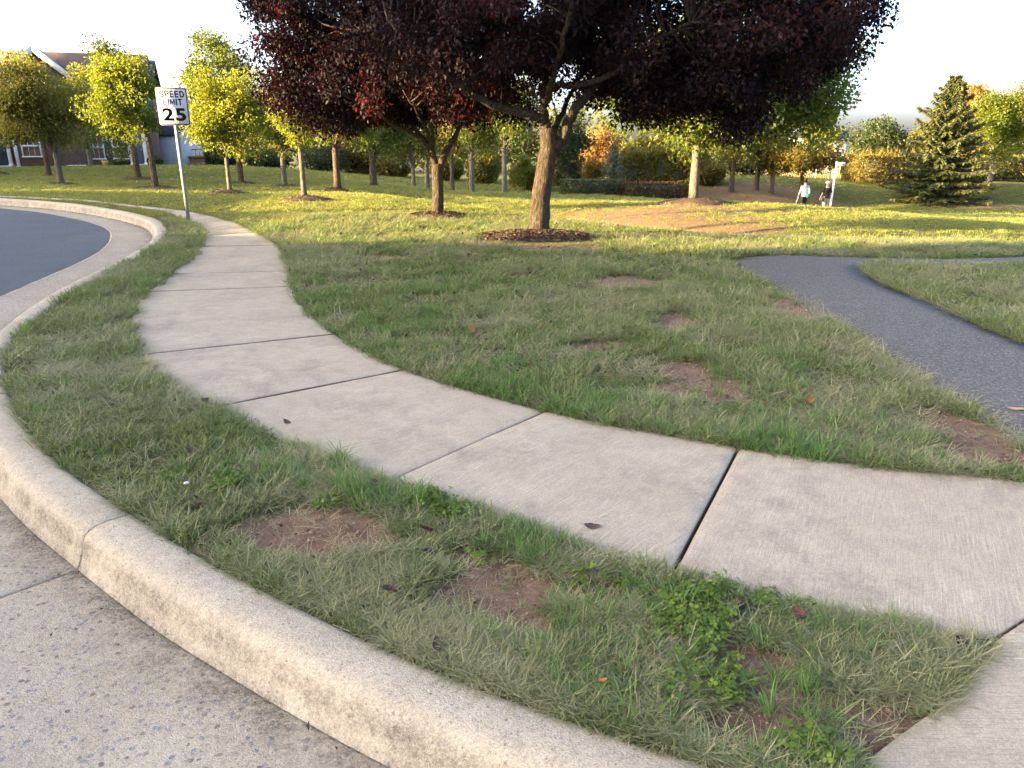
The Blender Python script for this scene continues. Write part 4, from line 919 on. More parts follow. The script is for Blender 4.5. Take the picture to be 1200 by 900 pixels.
def wallbox(x0, x1, y0, y1, h, rise=None, zb=-1.5):
    m = MB()
    if rise is None: m.box(((x0 + x1) / 2, (y0 + y1) / 2, (h + zb) / 2), (x1 - x0, y1 - y0, h - zb)); return m
    ym = (y0 + y1) / 2; P = [(y0, zb), (y1, zb), (y1, h), (ym, h + rise), (y0, h)]
    V = [(x0, a, b) for a, b in P] + [(x1, a, b) for a, b in P]
    return m.add(V, [(4, 3, 2, 1, 0), (5, 6, 7, 8, 9)] + [(i, (i + 1) % 5, 5 + (i + 1) % 5, 5 + i) for i in range(5)])

# the brick row behind the left lawn
HB = on(60, 197, 52); HR = math.radians(21); _k = lambda px, py: ray(px, py)[0] / ray(px, py)[1]; HX = lambda px, py=190: (_k(px, py) * 52 - HB[0]) / (math.cos(HR) - _k(px, py) * math.sin(HR)); HZ = lambda py: at(60, py, 52)[2] - HB[2]
h1 = thing('brick_townhouse', 'long red brick house row with white trim, grey roof and front gable', 'house', (HB[0], 52.0, HB[2]), HR)
HU = HX
xl, xr = HX(-75), HX(187); eave = HZ(93)
wallbox(xl, xr, 0, 8, eave, 2.0).build('wall', M['brick_red'], h1)
roofmesh(xl, xr, 0, 8, eave, HZ(70) - eave + .35, .4).build('roof', M['roof_grey'], h1)
MB().box(((xl + xr) / 2, -.28, eave - .12), (xr - xl + .7, .16, .26)).build('cornice', M['white_trim'], h1)
gx0, gx1, gap_ = HU(3, 90), HU(89, 92), HZ(58)
gm = MB(); xm = (gx0 + gx1) / 2; gd = -.6
V = [(gx0, gd, -1.5), (gx1, gd, -1.5), (gx1, gd, eave), (xm, gd, gap_), (gx0, gd, eave)]; V += [(a, 3.9, c) for a, b, c in V]
gm.add(V, [(0, 1, 2, 3, 4), (9, 8, 7, 6, 5)] + [(i + 5, (i + 1) % 5 + 5, (i + 1) % 5, i) for i in range(5)]); gm.build('gable', M['brick_red'], h1)
rm = MB(); tm = MB()
for s, xe in ((-1, gx0), (1, gx1)):
    ov = .3 * s; kz = (gap_ - eave) / abs(xm - xe)
    V = [(xm, gd - .3, gap_ + .02), (xe + ov, gd - .3, eave - .3 * kz + .02), (xe + ov, 4.0, eave - .3 * kz + .02), (xm, 4.0, gap_ + .02)]; V += [(a, b, c + .15) for a, b, c in V]
    rm.add(V, [(0, 1, 2, 3), (7, 6, 5, 4), (1, 0, 4, 5), (2, 1, 5, 6), (3, 2, 6, 7), (0, 3, 7, 4)])
    V = [(xm, gd - .34, gap_ - .25), (xe + ov, gd - .34, eave - .3 * kz - .25), (xe + ov, gd - .34, eave - .3 * kz + .19), (xm, gd - .34, gap_ + .19)]; V += [(a, b + .07, c) for a, b, c in V]
    tm.add(V, [(0, 1, 2, 3)[::-1], (4, 5, 6, 7), (0, 1, 5, 4), (1, 2, 6, 5), (2, 3, 7, 6), (3, 0, 4, 7)])
rm.build('gable_roof', M['roof_grey'], h1); tm.build('rake_board', M['white_trim'], h1)
window(h1, HX(42), .75, .95, 1.15, gd, None); window(h1, HX(115), .55, .85, 1.35, 0, 'shutter_blue'); window(h1, HX(144), .55, .85, 1.35, 0, 'shutter_blue')
for px in (-45, 115, 144, 170): window(h1, HX(px), 3.5, .9, 1.4, 0, 'shutter_blue')
for px in (22, 62): window(h1, HU(px, 120), 3.5, .9, 1.4, gd, None)
door(h1, HX(91), .62, 2.1, -.03, 'door_dark', .30); door(h1, HX(164), .62, 2.1, -.03, 'shutter_blue', .22); door(h1, HX(2), .85, 2.1, gd - .03 if 0 else -.03, 'door_dark', .22); door(h1, HX(-60), .8, 2.1, -.03, 'door_dark', .22)
MB().tube([(HX(24), gd - .05, -.2), (HX(24), gd - .05, 3.0)], [.11, .10], 10).box((HX(24), gd - .05, .02), (.3, .3, .2)).build('column', M['white_trim'], h1)
for q, (px, col, lab) in enumerate([(124, 'pot_yellow', 'yellow flower pot below the shuttered window')]):
    b = on(px, 195, 51.4); o = MB().tube([(0, 0, 0), (0, 0, .2), (0, 0, .36)], [.14, .18, .21], 12).build('flower_pot', M[col], None, True, (b[0], b[1], b[2])); tag(o, lab, 'flower pot')
bpx('low dark shrub under the shuttered windows of the brick house', 'shrub', 'shrub', 143, 197, 51.2, 16, 7, 'leaf_dark', 700, .12, group='foundation shrubs at the brick house')
bpx('dark low shrub right of the blue door of the brick house', 'shrub', 'shrub', 182, 197, 51, 14, 10, 'leaf_dark', 700, .12, group='foundation shrubs at the brick house')
# grey-sided wing and the timber deck to its right
W0 = on(197, 196, 58); w1 = thing('grey_wing', 'low grey-blue sided wing at the right end of the brick row', 'house', tuple(W0))
wallbox(-.95, .75, 0, 5, 2.3, .8).build('wall', M['siding_grey'], w1); roofmesh(-.95, .75, 0, 5, 2.3, .8, .2).build('roof', M['roof_grey'], w1)
sd = MB()
for q in range(15): sd.box((-.1, -.012, .12 + q * .15), (1.7, .03, .012))
sd.build('siding_laps', M['siding_white'], w1)
D0 = on(226, 197, 60); dk = thing('timber_deck', 'orange timber deck with railing on a pale base with dark openings', 'deck', tuple(D0))
s_ = .0605 * 1.06
MB().box((0, 1.0, 9.5 * s_ * .55 + .18), (40 * s_, 1.6, .62)).build('planking', M['timber'], dk)
MB().box((0, .95, .80), (41 * s_, 1.9, .12), 0, .01).build('deck_floor', M['timber'], dk)
MB().box((0, .9, 1.32), (40 * s_, .08, .08)).build('rail', M['timber'], dk)
for q in range(9): MB().box(((-19 + q * 4.75) * s_, .9, 1.08), (.05, .05, .44)).build('baluster', M['timber_tan'], dk)
MB().box((.0, .14, .0), (42 * s_, .24, .12)).box((.0, .14, .33), (42 * s_, .24, .08)).build('base', M['pale_block'], dk)
for q in range(7): MB().box(((-20 + q * 6.6) * s_, .14, .17), (.12, .22, .24)).build('base_post', M['pale_block'], dk)
MB().box((0, .30, .17), (41 * s_, .06, .24)).build('opening_shade', M['void_shade'], dk)  # dark sheet put in for the shade within the base openings
for px, w, hh, lab in [(262, 34, 20, 'dark evergreen bush right of the orange timber deck'), (315, 44, 18, 'dark evergreen bush at the top of the left rise'), (380, 50, 34, 'tall dark evergreen bush behind the brown-trunked tree')]:
    bpx(lab, 'bush', 'bush', px, 200, 57, w, hh, 'leaf_dark', 2000, .18, group='dark bushes along the left rise')

# houses beyond the hedges
def far_house(label, px, py_e, Y, w, hwall, rise, wmat, gable_front=True, chimney=None, d=9.0, name='house'):
    p = at(px, py_e, Y); root = thing(name, label, 'house', (p[0], Y, p[2] - hwall)); zb = -4.0
    if gable_front:
        m = MB(); a = w / 2; V = [(-a, 0, zb), (a, 0, zb), (a, 0, hwall), (0, 0, hwall + rise), (-a, 0, hwall)]; V += [(x, d, z) for x, y, z in V]
        m.add(V, [(0, 1, 2, 3, 4), (9, 8, 7, 6, 5)] + [(i + 5, (i + 1) % 5 + 5, (i + 1) % 5, i) for i in range(5)]); m.build('wall', M[wmat], root)
        r = MB()
        for s in (-1, 1):
            k = rise / a; V = [(0, -.3, hwall + rise + .02), (s * (a + .4), -.3, hwall - .4 * k + .02), (s * (a + .4), d + .3, hwall - .4 * k + .02), (0, d + .3, hwall + rise + .02)]; V += [(x, y, z + .2) for x, y, z in V]
            r.add(V, [(0, 1, 2, 3), (7, 6, 5, 4), (1, 0, 4, 5), (2, 1, 5, 6), (3, 2, 6, 7), (0, 3, 7, 4)])
        r.build('roof', M['roof_grey'], root)
    else:
        wallbox(-w / 2, w / 2, 0, d, hwall, None, zb).build('wall', M[wmat], root); roofmesh(-w / 2, w / 2, 0, d, hwall, rise, .45, .2, min(w / 2, d / 2) * .8).build('roof', M['roof_grey'], root)
    for x in (-w * .25, w * .25):
        for z in (hwall - 2.0, hwall - 4.8): window(root, x, z, 1.0, 1.4, 0, None, False)
    if chimney:
        x, y, hh, cw = chimney; MB().box((x, y, hwall + hh / 2 - 1), (cw, .9, hh + 2), 0, .03).box((x, y, hwall + hh + .06), (cw + .2, 1.1, .2)).build('chimney', M['siding_cream'], root)
    return root
far_house('pale house with a white front gable and cream chimney beyond the columnar shrubs', 757, 179, 108, 3.0, 6.0, 1.7, 'siding_white', True, (1.45, .5, 2.1, .95))
far_house('cream house wall showing just right of the cream chimney', 779, 172, 114, 2.8, 7.0, 1.3, 'siding_cream', False, None, 7)
far_house('white house with a grey hipped roof behind the bronze tree', 974, 163, 88, 4.6, 6.0, 1.9, 'siding_white', False, None, 8)
# tan picket fence behind the bronze tree
FB = on(930, 213, 62); fe = thing('wooden_fence', 'tan wooden picket fence behind the spreading bronze tree', 'fence', tuple(FB))
x0, x1 = at(866, 212, 62)[0] - FB[0], at(992, 212, 62)[0] - FB[0]; n = int((x1 - x0) / .15); pk = None
for q in range(n):
    x = x0 + q * .15; z = tz(FB[0] + x, FB[1]) - FB[2]
    if pk is None:
        m = MB().box((0, 0, .60), (.125, .025, 1.24)); m.add([(-.06, -.012, 1.22), (.06, -.012, 1.22), (.06, .012, 1.22), (-.06, .012, 1.22), (0, -.012, 1.30), (0, .012, 1.30)], [(0, 1, 4), (3, 5, 2), (1, 2, 5, 4), (3, 0, 4, 5)])
        pk = m.build('picket', M['timber_tan'], fe); o = pk
    else: o = pk.copy(); COL.objects.link(o)
    o.location = (x, 0, z + .006 * math.sin(q * 7.0))
for z in (.35, .95): MB().box(((x0 + x1) / 2, .035, z), (x1 - x0, .045, .08)).build('rail', M['timber_tan'], fe)
plain('blue_paint', (.20, .33, .45), .5, .1); plain('galvanised', (.30, .325, .32), .55, .14, 9, .35); plain('white_paint', (.74, .74, .73), .45, .04)
SB = on(963, 213, 60.5); sf = thing('swing_frame', 'pale blue metal frame standing in front of the tan fence', 'swing frame', tuple(SB))
for x in (-.55, .55):
    for y in (-.4, .4): MB().tube([(x + .12 * np.sign(x), y, 0), (x, 0, 1.15)], .035, 8).build('leg', M['blue_paint'], sf)
MB().tube([(-.7, 0, 1.15), (.7, 0, 1.15)], .04, 8).build('crossbar', M['white_paint'], sf); MB().box((0, 0, .45), (.5, .22, .05), 0, .01).build('seat', M['shutter_blue'], sf)
for x in (-.2, .2): MB().tube([(x, 0, .45), (x, 0, 1.15)], .012, 6).build('hanger', M['white_paint'], sf)

# ---- unseen houses added left of the frame, shaped to shade foreground and lawn
def shade_house(label, x0, x1, y0, y1, h, rise, n):
    zb = tz((x0 + x1) / 2, (y0 + y1) / 2); root = thing('shade_brick_house', label, 'house', ((x0 + x1) / 2, (y0 + y1) / 2, zb), 0, 'unseen brick houses added for shade'); L = (y1 - y0) / 2; a = (x1 - x0) / 2
    m = MB(); P = [(-a, -1), (a, -1), (a, h), (0, h + rise), (-a, h)]; V = [(x, -L, z) for x, z in P] + [(x, L, z) for x, z in P]
    m.add(V, [(0, 1, 2, 3, 4), (9, 8, 7, 6, 5)] + [(i + 5, (i + 1) % 5 + 5, (i + 1) % 5, i) for i in range(5)]); m.build('wall', M['brick_red'], root)
    r = MB()
    for s in (-1, 1):
        k = rise / a; V = [(0, -L - .3, h + rise + .03), (s * (a + .4), -L - .3, h - .4 * k + .03), (s * (a + .4), L + .3, h - .4 * k + .03), (0, L + .3, h + rise + .03)]; V += [(p, q, z + .18) for p, q, z in V]
        r.add(V, [(0, 1, 2, 3), (7, 6, 5, 4), (1, 0, 4, 5), (2, 1, 5, 6), (3, 2, 6, 7), (0, 3, 7, 4)])
    r.build('roof', M['roof_grey'], root)
    for q in range(n):
        y = -L + (q + .5) * 2 * L / n
        for z in (1.0, 3.9, 6.8):
            if z + 1.6 > h: continue
            f = MB().box((a + .03, y, z + .75), (.10, 1.15, 1.65)).build('window', M['white_trim'], root); MB().box((a + .07, y, z + .75), (.05, .95, 1.45)).build('pane', M['glass'], f)
    return root
shade_house('unseen tall brick house added beyond the left edge to shade the foreground', -38, -26, -18, 1.0, 9.4, 1.6, 8)
shade_house('unseen brick garage wing added beyond the left edge to set the shade line', -37, -28, 1.05, 3.1, 5.2, .7, 1)
shade_house('unseen lower brick shed added to step the shade line across the lawn', -37, -28, 3.15, 5.2, 4.3, .7, 1)
shade_house('unseen low brick garage added to shade the verge and curb bend', -37, -27.5, 8.8, 16.2, 3.5, .5, 3)
shade_house('unseen brick house added beyond the left edge to shade the left lawn', -56, -45, 15, 21.5, 6.4, 1.4, 3)
shade_house('unseen tall brick house added beyond the left edge to shade the left trees', -57, -45, 21.7, 36, 8.6, 1.2, 5)
shade_house('unseen long brick house added beyond the left edge to shade the brick row', -57, -45, 36.2, 60, 8.0, 1.2, 8)

# ------------------------------------------------------------------ speed limit sign
SG = np.array([*gp(221, 259), 0.0]); sg = thing('speed_limit_sign', 'white speed limit 25 sign on a galvanised post beside the sidewalk', 'road sign', tuple(SG), math.radians(19))
pm = MB(); prof = [(-.032, .012), (-.032, .022), (-.014, .022), (-.014, -.012), (.014, -.012), (.014, .022), (.032, .022), (.032, .012), (.020, .012), (.020, -.018), (-.020, -.018), (-.020, .012)]
PH = at(203, 104, SG[1])[2]; V = [(x, y, -.3) for x, y in prof] + [(x, y, PH) for x, y in prof]; n = len(prof)
pm.add(V, [(i, (i + 1) % n, n + (i + 1) % n, n + i) for i in range(n)] + [tuple(range(n - 1, -1, -1)), tuple(range(n, 2 * n))]); pm.build('post', M['galvanised'], sg)
hk = MB()
for q in range(22): hk.box((0, -.0215, .25 + q * .06), (.010, .003, .010))
hk.build('post_hole_shade', M['void_shade'], sg)  # dark blocks on the post face in place of shaded punch holes
pw, ph, pz = .495, .615, PH - .2875; FS = .925
def rrect(w, h, r, y0, y1):
    P = []
    for cx, cz, a0 in ((w / 2 - r, h / 2 - r, 0), (-w / 2 + r, h / 2 - r, 90), (-w / 2 + r, -h / 2 + r, 180), (w / 2 - r, -h / 2 + r, 270)):
        for k in range(5): a = math.radians(a0 + k * 22.5); P.append((cx + r * math.cos(a), cz + r * math.sin(a)))
    return P
def plate(w, h, r, y0, y1):
    P = rrect(w, h, r, 0, 0); n = len(P); V = [(x, y0, z) for x, z in P] + [(x, y1, z) for x, z in P]
    return V, [tuple(range(n)), tuple(range(2 * n - 1, n - 1, -1))] + [(i + n, (i + 1) % n + n, (i + 1) % n, i) for i in range(n)]
panel = thing('x', 'x', 'x') if 0 else None
kp = NT('sign_white'); kp.pbr((.70, .70, .76), .6, None, .5); M['sign_white'] = kp.m
kp = NT('sign_black'); kp.pbr((.012, .012, .014), .8, None, .1); M['sign_black'] = kp.m
m = MB(); m.add(*plate(pw, ph, .035, -.027, -.024)); pn = m.build('panel', M['sign_white'], sg, False, (0, 0, pz))
# black border: a thin ring
P1, P2 = rrect(pw - .022, ph - .022, .028, 0, 0), rrect(pw - .050, ph - .050, .018, 0, 0); n = len(P1)
V = [(x, -.0285, z) for x, z in P1] + [(x, -.0285, z) for x, z in P2]; V += [(x, -.0272, z) for x, y, z in V]
m = MB(); m.add(V, [(i, (i + 1) % n, n + (i + 1) % n, n + i) for i in range(n)] + [(2 * n + i, 3 * n + i, 3 * n + (i + 1) % n, 2 * n + (i + 1) % n) for i in range(n)] + [(i, 2 * n + i, 2 * n + (i + 1) % n, (i + 1) % n) for i in range(n)] + [(n + i, n + (i + 1) % n, 3 * n + (i + 1) % n, 3 * n + i) for i in range(n)])
m.build('border', M['sign_black'], pn)
def text(body, h, w, zc, off):
    c = bpy.data.curves.new('lettering', 'FONT'); c.body = body; c.size = 1.0; c.align_x = 'CENTER'; c.extrude = .0; c.offset = off; c.space_character = 1.12
    o = bpy.data.objects.new('lettering', c); COL.objects.link(o); dg = bpy.context.evaluated_depsgraph_get(); dg.update()
    me = bpy.data.meshes.new_from_object(o.evaluated_get(dg)); bpy.data.objects.remove(o); bpy.data.curves.remove(c)
    co = np.zeros(len(me.vertices) * 3); me.vertices.foreach_get('co', co); co = co.reshape(-1, 3)
    lo, hi = co.min(0), co.max(0); sx, sz = w / (hi[0] - lo[0]), h / (hi[1] - lo[1])
    out = np.c_[(co[:, 0] - (lo[0] + hi[0]) / 2) * sx, np.full(len(co), -.0284), (co[:, 1] - (lo[1] + hi[1]) / 2) * sz + zc]; out[:, [0, 2]] *= FS; out[:, 1] = -.0305
    me.vertices.foreach_set('co', out.astype(np.float32).ravel()); me.materials.clear(); me.materials.append(M['sign_black']); me.update()
    link('lettering', me, pn)
GLY = {'S': (.6, [[(.6, .80), (.52, .94), (.3, 1), (.09, .94), (0, .77), (.07, .61), (.3, .52), (.53, .42), (.6, .25), (.52, .06), (.3, 0), (.08, .06), (0, .20)]]), 'P': (.6, [[(0, 0), (0, 1), (.38, 1), (.55, .92), (.6, .75), (.55, .58), (.38, .49), (0, .49)]]),
       'E': (.54, [[(.54, 1), (0, 1), (0, 0), (.54, 0)], [(0, .51), (.45, .51)]]), 'D': (.6, [[(0, 0), (0, 1), (.32, 1), (.54, .84), (.6, .5), (.54, .16), (.32, 0), (0, 0)]]), 'L': (.5, [[(0, 1), (0, 0), (.5, 0)]]), 'I': (.0, [[(0, 1), (0, 0)]]),
       'M': (.74, [[(0, 0), (0, 1), (.37, .30), (.74, 1), (.74, 0)]]), 'T': (.58, [[(.29, 0), (.29, 1)], [(0, 1), (.58, 1)]])}
def block_text(body, h, zc, stroke, gap):      # highway lettering: flat strokes of even width
    w = sum(GLY[c][0] * h for c in body) + gap * (len(body) - 1); x0 = -w / 2; m = MB(); lay = 0
    for c in body:
        for line in GLY[c][1]:
            P = np.array(line, float) * h; d = np.diff(P, axis=0); d /= np.linalg.norm(d, axis=1)[:, None]
            N = []
            for k in range(len(P)):
                a, b = d[max(k - 1, 0)], d[min(k, len(d) - 1)]; n = np.array((-a[1] - b[1], a[0] + b[0])); n /= np.linalg.norm(n) + 1e-9; N.append(n / max(.55, float(n @ np.array((-b[1], b[0])))))
            N = np.array(N) * stroke / 2; y = -.0305 - .0003 * (lay % 3); lay += 1; n = len(P)
            P[0] -= d[0] * stroke / 2 * (n == 2); P[-1] += d[-1] * stroke / 2 * (n == 2)
            V = [(x0 + p[0], y, p[1] - h / 2 + zc) for p in P + N] + [(x0 + p[0], y, p[1] - h / 2 + zc) for p in P - N]
            m.add(V, [(k, n + k, n + k + 1, k + 1) for k in range(n - 1)])
        x0 += GLY[c][0] * h + gap
    m.build('lettering', M['sign_black'], pn)
block_text('SPEED', .088, .202, .0195, .030); block_text('LIMIT', .088, .073, .0195, .032)
text('25', .230, .405, -.140, .034)
for z in (.27, -.27): MB().tube([(0, -.034, z), (0, -.024, z)], .010, 8).build('bolt', M['galvanised'], pn)
# street blade sign by the walkers
BS = on(972, 250, 41.2); bs = thing('street_sign', 'slim white post with a small white blade sign beside the walkers', 'road sign', tuple(BS))
bs.rotation_euler = (0, math.radians(1.0), 0)
ht = at(979, 189, 41.2)[2] - BS[2]
MB().tube([(0, 0, -.2), (0, 0, ht)], .052, 10).build('post', M['white_paint'], bs); MB().box((.24, 0, ht - .14), (.40, .03, .20), 0, .008).build('blade', M['white_paint'], bs); MB().box((.24, -.02, ht - .14), (.34, .012, .05)).build('blade_stripe', M['siding_grey'], bs)
MS = on(668, 246, 19.0); o = MB().tube([(0, 0, -.05), (.005, 0, .20), (.0, 0, .24)], [.012, .012, .004], 8).box((0, -.002, .21), (.03, .03, .02), .4).build('marker_stake', M['white_paint'], None, False, tuple(MS)); tag(o, 'short white marker stake in the lawn right of the large purple tree', 'stake')

# ------------------------------------------------------------------ the two walkers, seen from behind
def skin_mesh(name, verts, edges, radii, mat, parent, sub=2, root=0):
    me = bpy.data.meshes.new(name); me.from_pydata(verts, edges, []); me.materials.append(mat); o = link(name, me, parent)
    sk = o.modifiers.new('skin', 'SKIN'); sk.use_smooth_shade = True
    lay = me.skin_vertices[0] if me.skin_vertices else None
    if lay is None:
        bm = bmesh.new(); bm.from_mesh(me); bm.verts.layers.skin.verify(); bm.to_mesh(me); bm.free(); lay = me.skin_vertices[0]
    for i, r in enumerate(radii): lay.data[i].radius = r if isinstance(r, tuple) else (r, r); lay.data[i].use_root = (i == root)
    sb = o.modifiers.new('sub', 'SUBSURF'); sb.levels = sub; sb.render_levels = sub; return o
plain('skin', (.50, .31, .22), .55, .06); plain('cloth_white', (.46, .46, .52), .9, .06, 6); plain('cloth_black', (.016, .016, .019), .9, .2, 6); plain('cloth_beige', (.42, .38, .31), .9, .08, 6); plain('hair_dark', (.022, .014, .010), .6, .3); plain('hair_grey', (.34, .32, .30), .7, .2); plain('teal', (.01, .20, .15), .7, .15); plain('shoe_white', (.6, .6, .6), .6, .1); plain('bag_dark', (.02, .022, .03), .6, .2)
def person(label, px, Y, rz, H, top, legs, hairmat, cap, stride, long_sleeve):
    b = on(px, 250, Y); p = thing('person', label, 'person', tuple(b), rz, 'walkers on the far path'); k = H / 1.75
    S_ = lambda L: [tuple(c * k for c in v) for v in L]; st = stride
    # front of the body is +Y (walking away from the camera)
    V = S_([(0, 0, .95), (0, .0, 1.12), (0, .01, 1.30), (0, .0, 1.44), (0, .02, 1.53), (0, .04, 1.60), (0, .035, 1.70),
            (.10, 0, .90), (.105, st * .5 + .03, .50), (.105, st - .03, .09), (.11, st + .13, .03), (-.10, 0, .90), (-.105, -st * .5 + .05, .50), (-.105, -st - .04, .10), (-.11, -st + .11, .035),
            (.17, 0, 1.42), (.225, -st * .5 - .02, 1.16), (.24, -st * .5 + .08, .93), (.24, -st * .5 + .12, .85), (-.17, 0, 1.42), (-.225, st * .4 - .02, 1.16), (-.25, st * .4 + .10, .94), (-.25, st * .4 + .14, .86), (0, .125, 1.635)])
    E = [(0, 1), (1, 2), (2, 3), (3, 4), (4, 5), (5, 6), (0, 7), (7, 8), (8, 9), (9, 10), (0, 11), (11, 12), (12, 13), (13, 14), (3, 15), (15, 16), (16, 17), (17, 18), (3, 19), (19, 20), (20, 21), (21, 22), (5, 23)]
    R = [(.15, .11), (.13, .10), (.15, .11), (.11, .08), (.055, .055), (.078, .092), (.070, .085), .085, .058, .038, .036, .085, .058, .038, .036, .055, .042, .030, .028, .055, .042, .030, .028, .014]
    body = skin_mesh('body', V, E, [tuple(c * k for c in r) if isinstance(r, tuple) else r * k for r in R], M['skin'], p)
    # fingers: five short chains per hand
    for hi, sx in ((18, 1), (22, -1)):
        w = Vector(V[hi]); fm = MB()
        for q in range(4): fm.tube([w + Vector((sx * .005, .028 - q * .019, -.02)), w + Vector((sx * -.002, .030 - q * .019, -.065 - .008 * (q in (1, 2)))), w + Vector((sx * -.018, .030 - q * .019, -.098 - .010 * (q in (1, 2))))], [.010, .009, .006], 6)
        fm.tube([w + Vector((-sx * .01, .03, .0)), w + Vector((-sx * .02, .055, -.03)), w + Vector((-sx * .025, .06, -.06))], [.012, .010, .007], 6); fm.build('fingers', M['skin'], p, True)
    # clothes
    tv = [V[1], V[2], V[3], V[15], V[16], V[19], V[20], tuple(c * k for c in (0, 0, .93)), tuple(c * k for c in (0, 0, .86))]; te = [(8, 7), (7, 0), (0, 1), (1, 2), (2, 3), (3, 4), (2, 5), (5, 6)]; tr = [(.165, .125), (.175, .13), (.13, .10), .078, .064, .078, .064, (.175, .135), (.17, .13)]
    if long_sleeve:
        tv += [V[17], V[21]]; te += [(4, 9), (6, 10)]; tr += [.048, .048]
    skin_mesh('hoodie' if long_sleeve else 't_shirt', tv, te, [tuple(c * k for c in r) if isinstance(r, tuple) else r * k for r in tr], M[top], p)
    if long_sleeve: skin_mesh('hood', S_([(-.07, -.09, 1.47), (0, -.12, 1.45), (.07, -.09, 1.47)]), [(0, 1), (1, 2)], [.045, .06, .045], M[top], p, 1)
    lv = [V[0], V[7], V[8], V[11], V[12], tuple(c * k for c in (0, 0, 1.02))]; le = [(5, 0), (0, 1), (1, 2), (0, 3), (3, 4)]; lr = [(.165, .13), .108, .085, .108, .085, (.155, .12)]
    if legs == 'cloth_beige': lv += [V[9], V[13]]; le += [(2, 6), (4, 7)]; lr += [.065, .065]
    skin_mesh('shorts' if legs != 'cloth_beige' else 'trousers', lv, le, [tuple(c * k for c in r) if isinstance(r, tuple) else r * k for r in lr], M[legs], p)
    for a, c in ((9, 10), (13, 14)): skin_mesh('shoe', [tuple(Vector(V[a]) + Vector((0, -.05, -.045))), tuple(Vector(V[c]) + Vector((0, .02, .012)))], [(0, 1)], [.052, .045], M['shoe_white'], p, 1)
    def shell(nm, c, r, mat, zmin=-1.0, extra=None):
        m = MB(); nr, na = 8, 14; VV = []
        for i in range(nr + 1):
            z = zmin + (1 - zmin) * math.sin(i / nr * math.pi / 2); q = math.sqrt(max(0, 1 - z * z)); an_ = np.arange(na) * 2 * math.pi / na
            VV.append(np.c_[np.cos(an_) * q * r[0], np.sin(an_) * q * r[1], np.full(na, z * r[2])] + np.array(c))
        m.add(np.vstack(VV) * k, [(i * na + j, i * na + (j + 1) % na, (i + 1) * na + (j + 1) % na, (i + 1) * na + j) for i in range(nr) for j in range(na)])
        if extra: extra(m)
        m.build(nm, M[mat], p, True)
    bun = lambda m: m.tube([(0, -.06 * k, 1.75 * k), (0, -.085 * k, 1.79 * k), (0, -.095 * k, 1.83 * k), (0, -.09 * k, 1.86 * k)], [.03, .052, .048, .012], 10)
    shell('hair', (0, .012, 1.668), (.100, .112, .118), hairmat, -.45 if cap else -.25, None if cap else bun)
    if cap: shell('cap', (0, .022, 1.685), (.108, .120, .118), 'white_paint', .05, lambda m: m.box((0, .16 * k, 1.70 * k), (.15, .11, .014), 0, .006))
    for s in (-1, 1): MB().tube([(s * .086 * k, .03 * k, 1.615 * k), (s * .096 * k, .03 * k, 1.64 * k), (s * .088 * k, .03 * k, 1.67 * k)], [.008, .014, .008], 6).build('ear', M['skin'], p, True)
    return p
pa = person('walker in a white hoodie and black shorts with dark hair tied up', 940, 41.0, math.radians(-3), 1.70, 'cloth_white', 'cloth_black', 'hair_dark', False, .16, True)
pb = person('walker in a black t-shirt, beige trousers and white cap', 966, 40.6, math.radians(5), 1.70, 'cloth_black', 'cloth_beige', 'hair_grey', True, .12, False)
b = pa.location; m = MB(); m.tube([(-.27, .10, .86), (-.36, .02, .62), (-.42, -.03, .45)], [.016, .014, .012], 6); m.tube([(-.42, -.03, .45), (-.46, -.06, .34), (-.48, -.08, .26)], [.03, .07, .03], 8)
tag(m.build('paddle', M['white_paint'], None, True, tuple(b)), 'white paddle held low in the left hand of the hooded walker', 'paddle')
m = MB(); m.box((.17, -.15, .93), (.22, .10, .24), .2, .04); m.tube([(.10, -.17, 1.05), (.17, -.13, .98), (.24, -.12, 1.05)], .012, 6)
tag(m.build('waist_bag', M['teal'], None, True, tuple(b)), 'teal green bag at the waist of the hooded walker', 'bag')
b = pb.location; m = MB(); m.box((-.26, -.08, .82), (.12, .24, .26), .1, .04); m.tube([(-.24, -.02, .93), (-.10, -.14, 1.25), (.13, -.06, 1.46)], .014, 6)
tag(m.build('shoulder_bag', M['bag_dark'], None, True, tuple(b)), 'dark shoulder bag at the left hip of the walker in black', 'bag')
for q, (wx, wy, lab) in enumerate([(-25, 5.6, 'unseen tall tree added by the garage to shade the purple crowns'), (-26, 10.8, 'unseen tall tree added up the road to shade the smaller purple crown')]):
    tree(lab, 0, 300, wy, 0, 0, 0, 0, 1000, 'leaf_green', 'flat', 14000, .26, group='unseen trees added for shade', ncl=190, world=(wx, wy, 12.8, 6.3, wx - 4.2, wx + 4.2), tw_m=.34, depth_k=1.0)  # out of view, added to keep direct sun off the purple crowns

# ------------------------------------------------------------------ grass: tufts strewn over the lawn by geometry nodes
def grassmat(name, stops, tr, sc=1.0):
    k = NT(name); t = k.attr('tint'); r = k.n('ShaderNodeObjectInfo').outputs['Random']; w = k.coords('world'); hgt = k.attr('hgt')
    f = k.math('ADD', k.math('MULTIPLY', t, .50), k.math('ADD', k.math('MULTIPLY', r, .28), k.math('MULTIPLY', k.noise(w, 1.6 * sc, 4, .65, .3, .7), .30)))
    c = k.ramp(f, stops)
    p = k.n('ShaderNodeBsdfPrincipled'); k.l(c, p.inputs['Base Color']); p.inputs['Roughness'].default_value = .55; p.inputs['Specular IOR Level'].default_value = .3
    tl = k.n('ShaderNodeBsdfTranslucent'); k.l(k.mix(.5, c, tr), tl.inputs[0]); mx = k.n('ShaderNodeMixShader'); mx.inputs[0].default_value = .32
    k.l(p.outputs[0], mx.inputs[1]); k.l(tl.outputs[0], mx.inputs[2]); k.l(mx.outputs[0], k.out.inputs[0]); M[name] = k.m
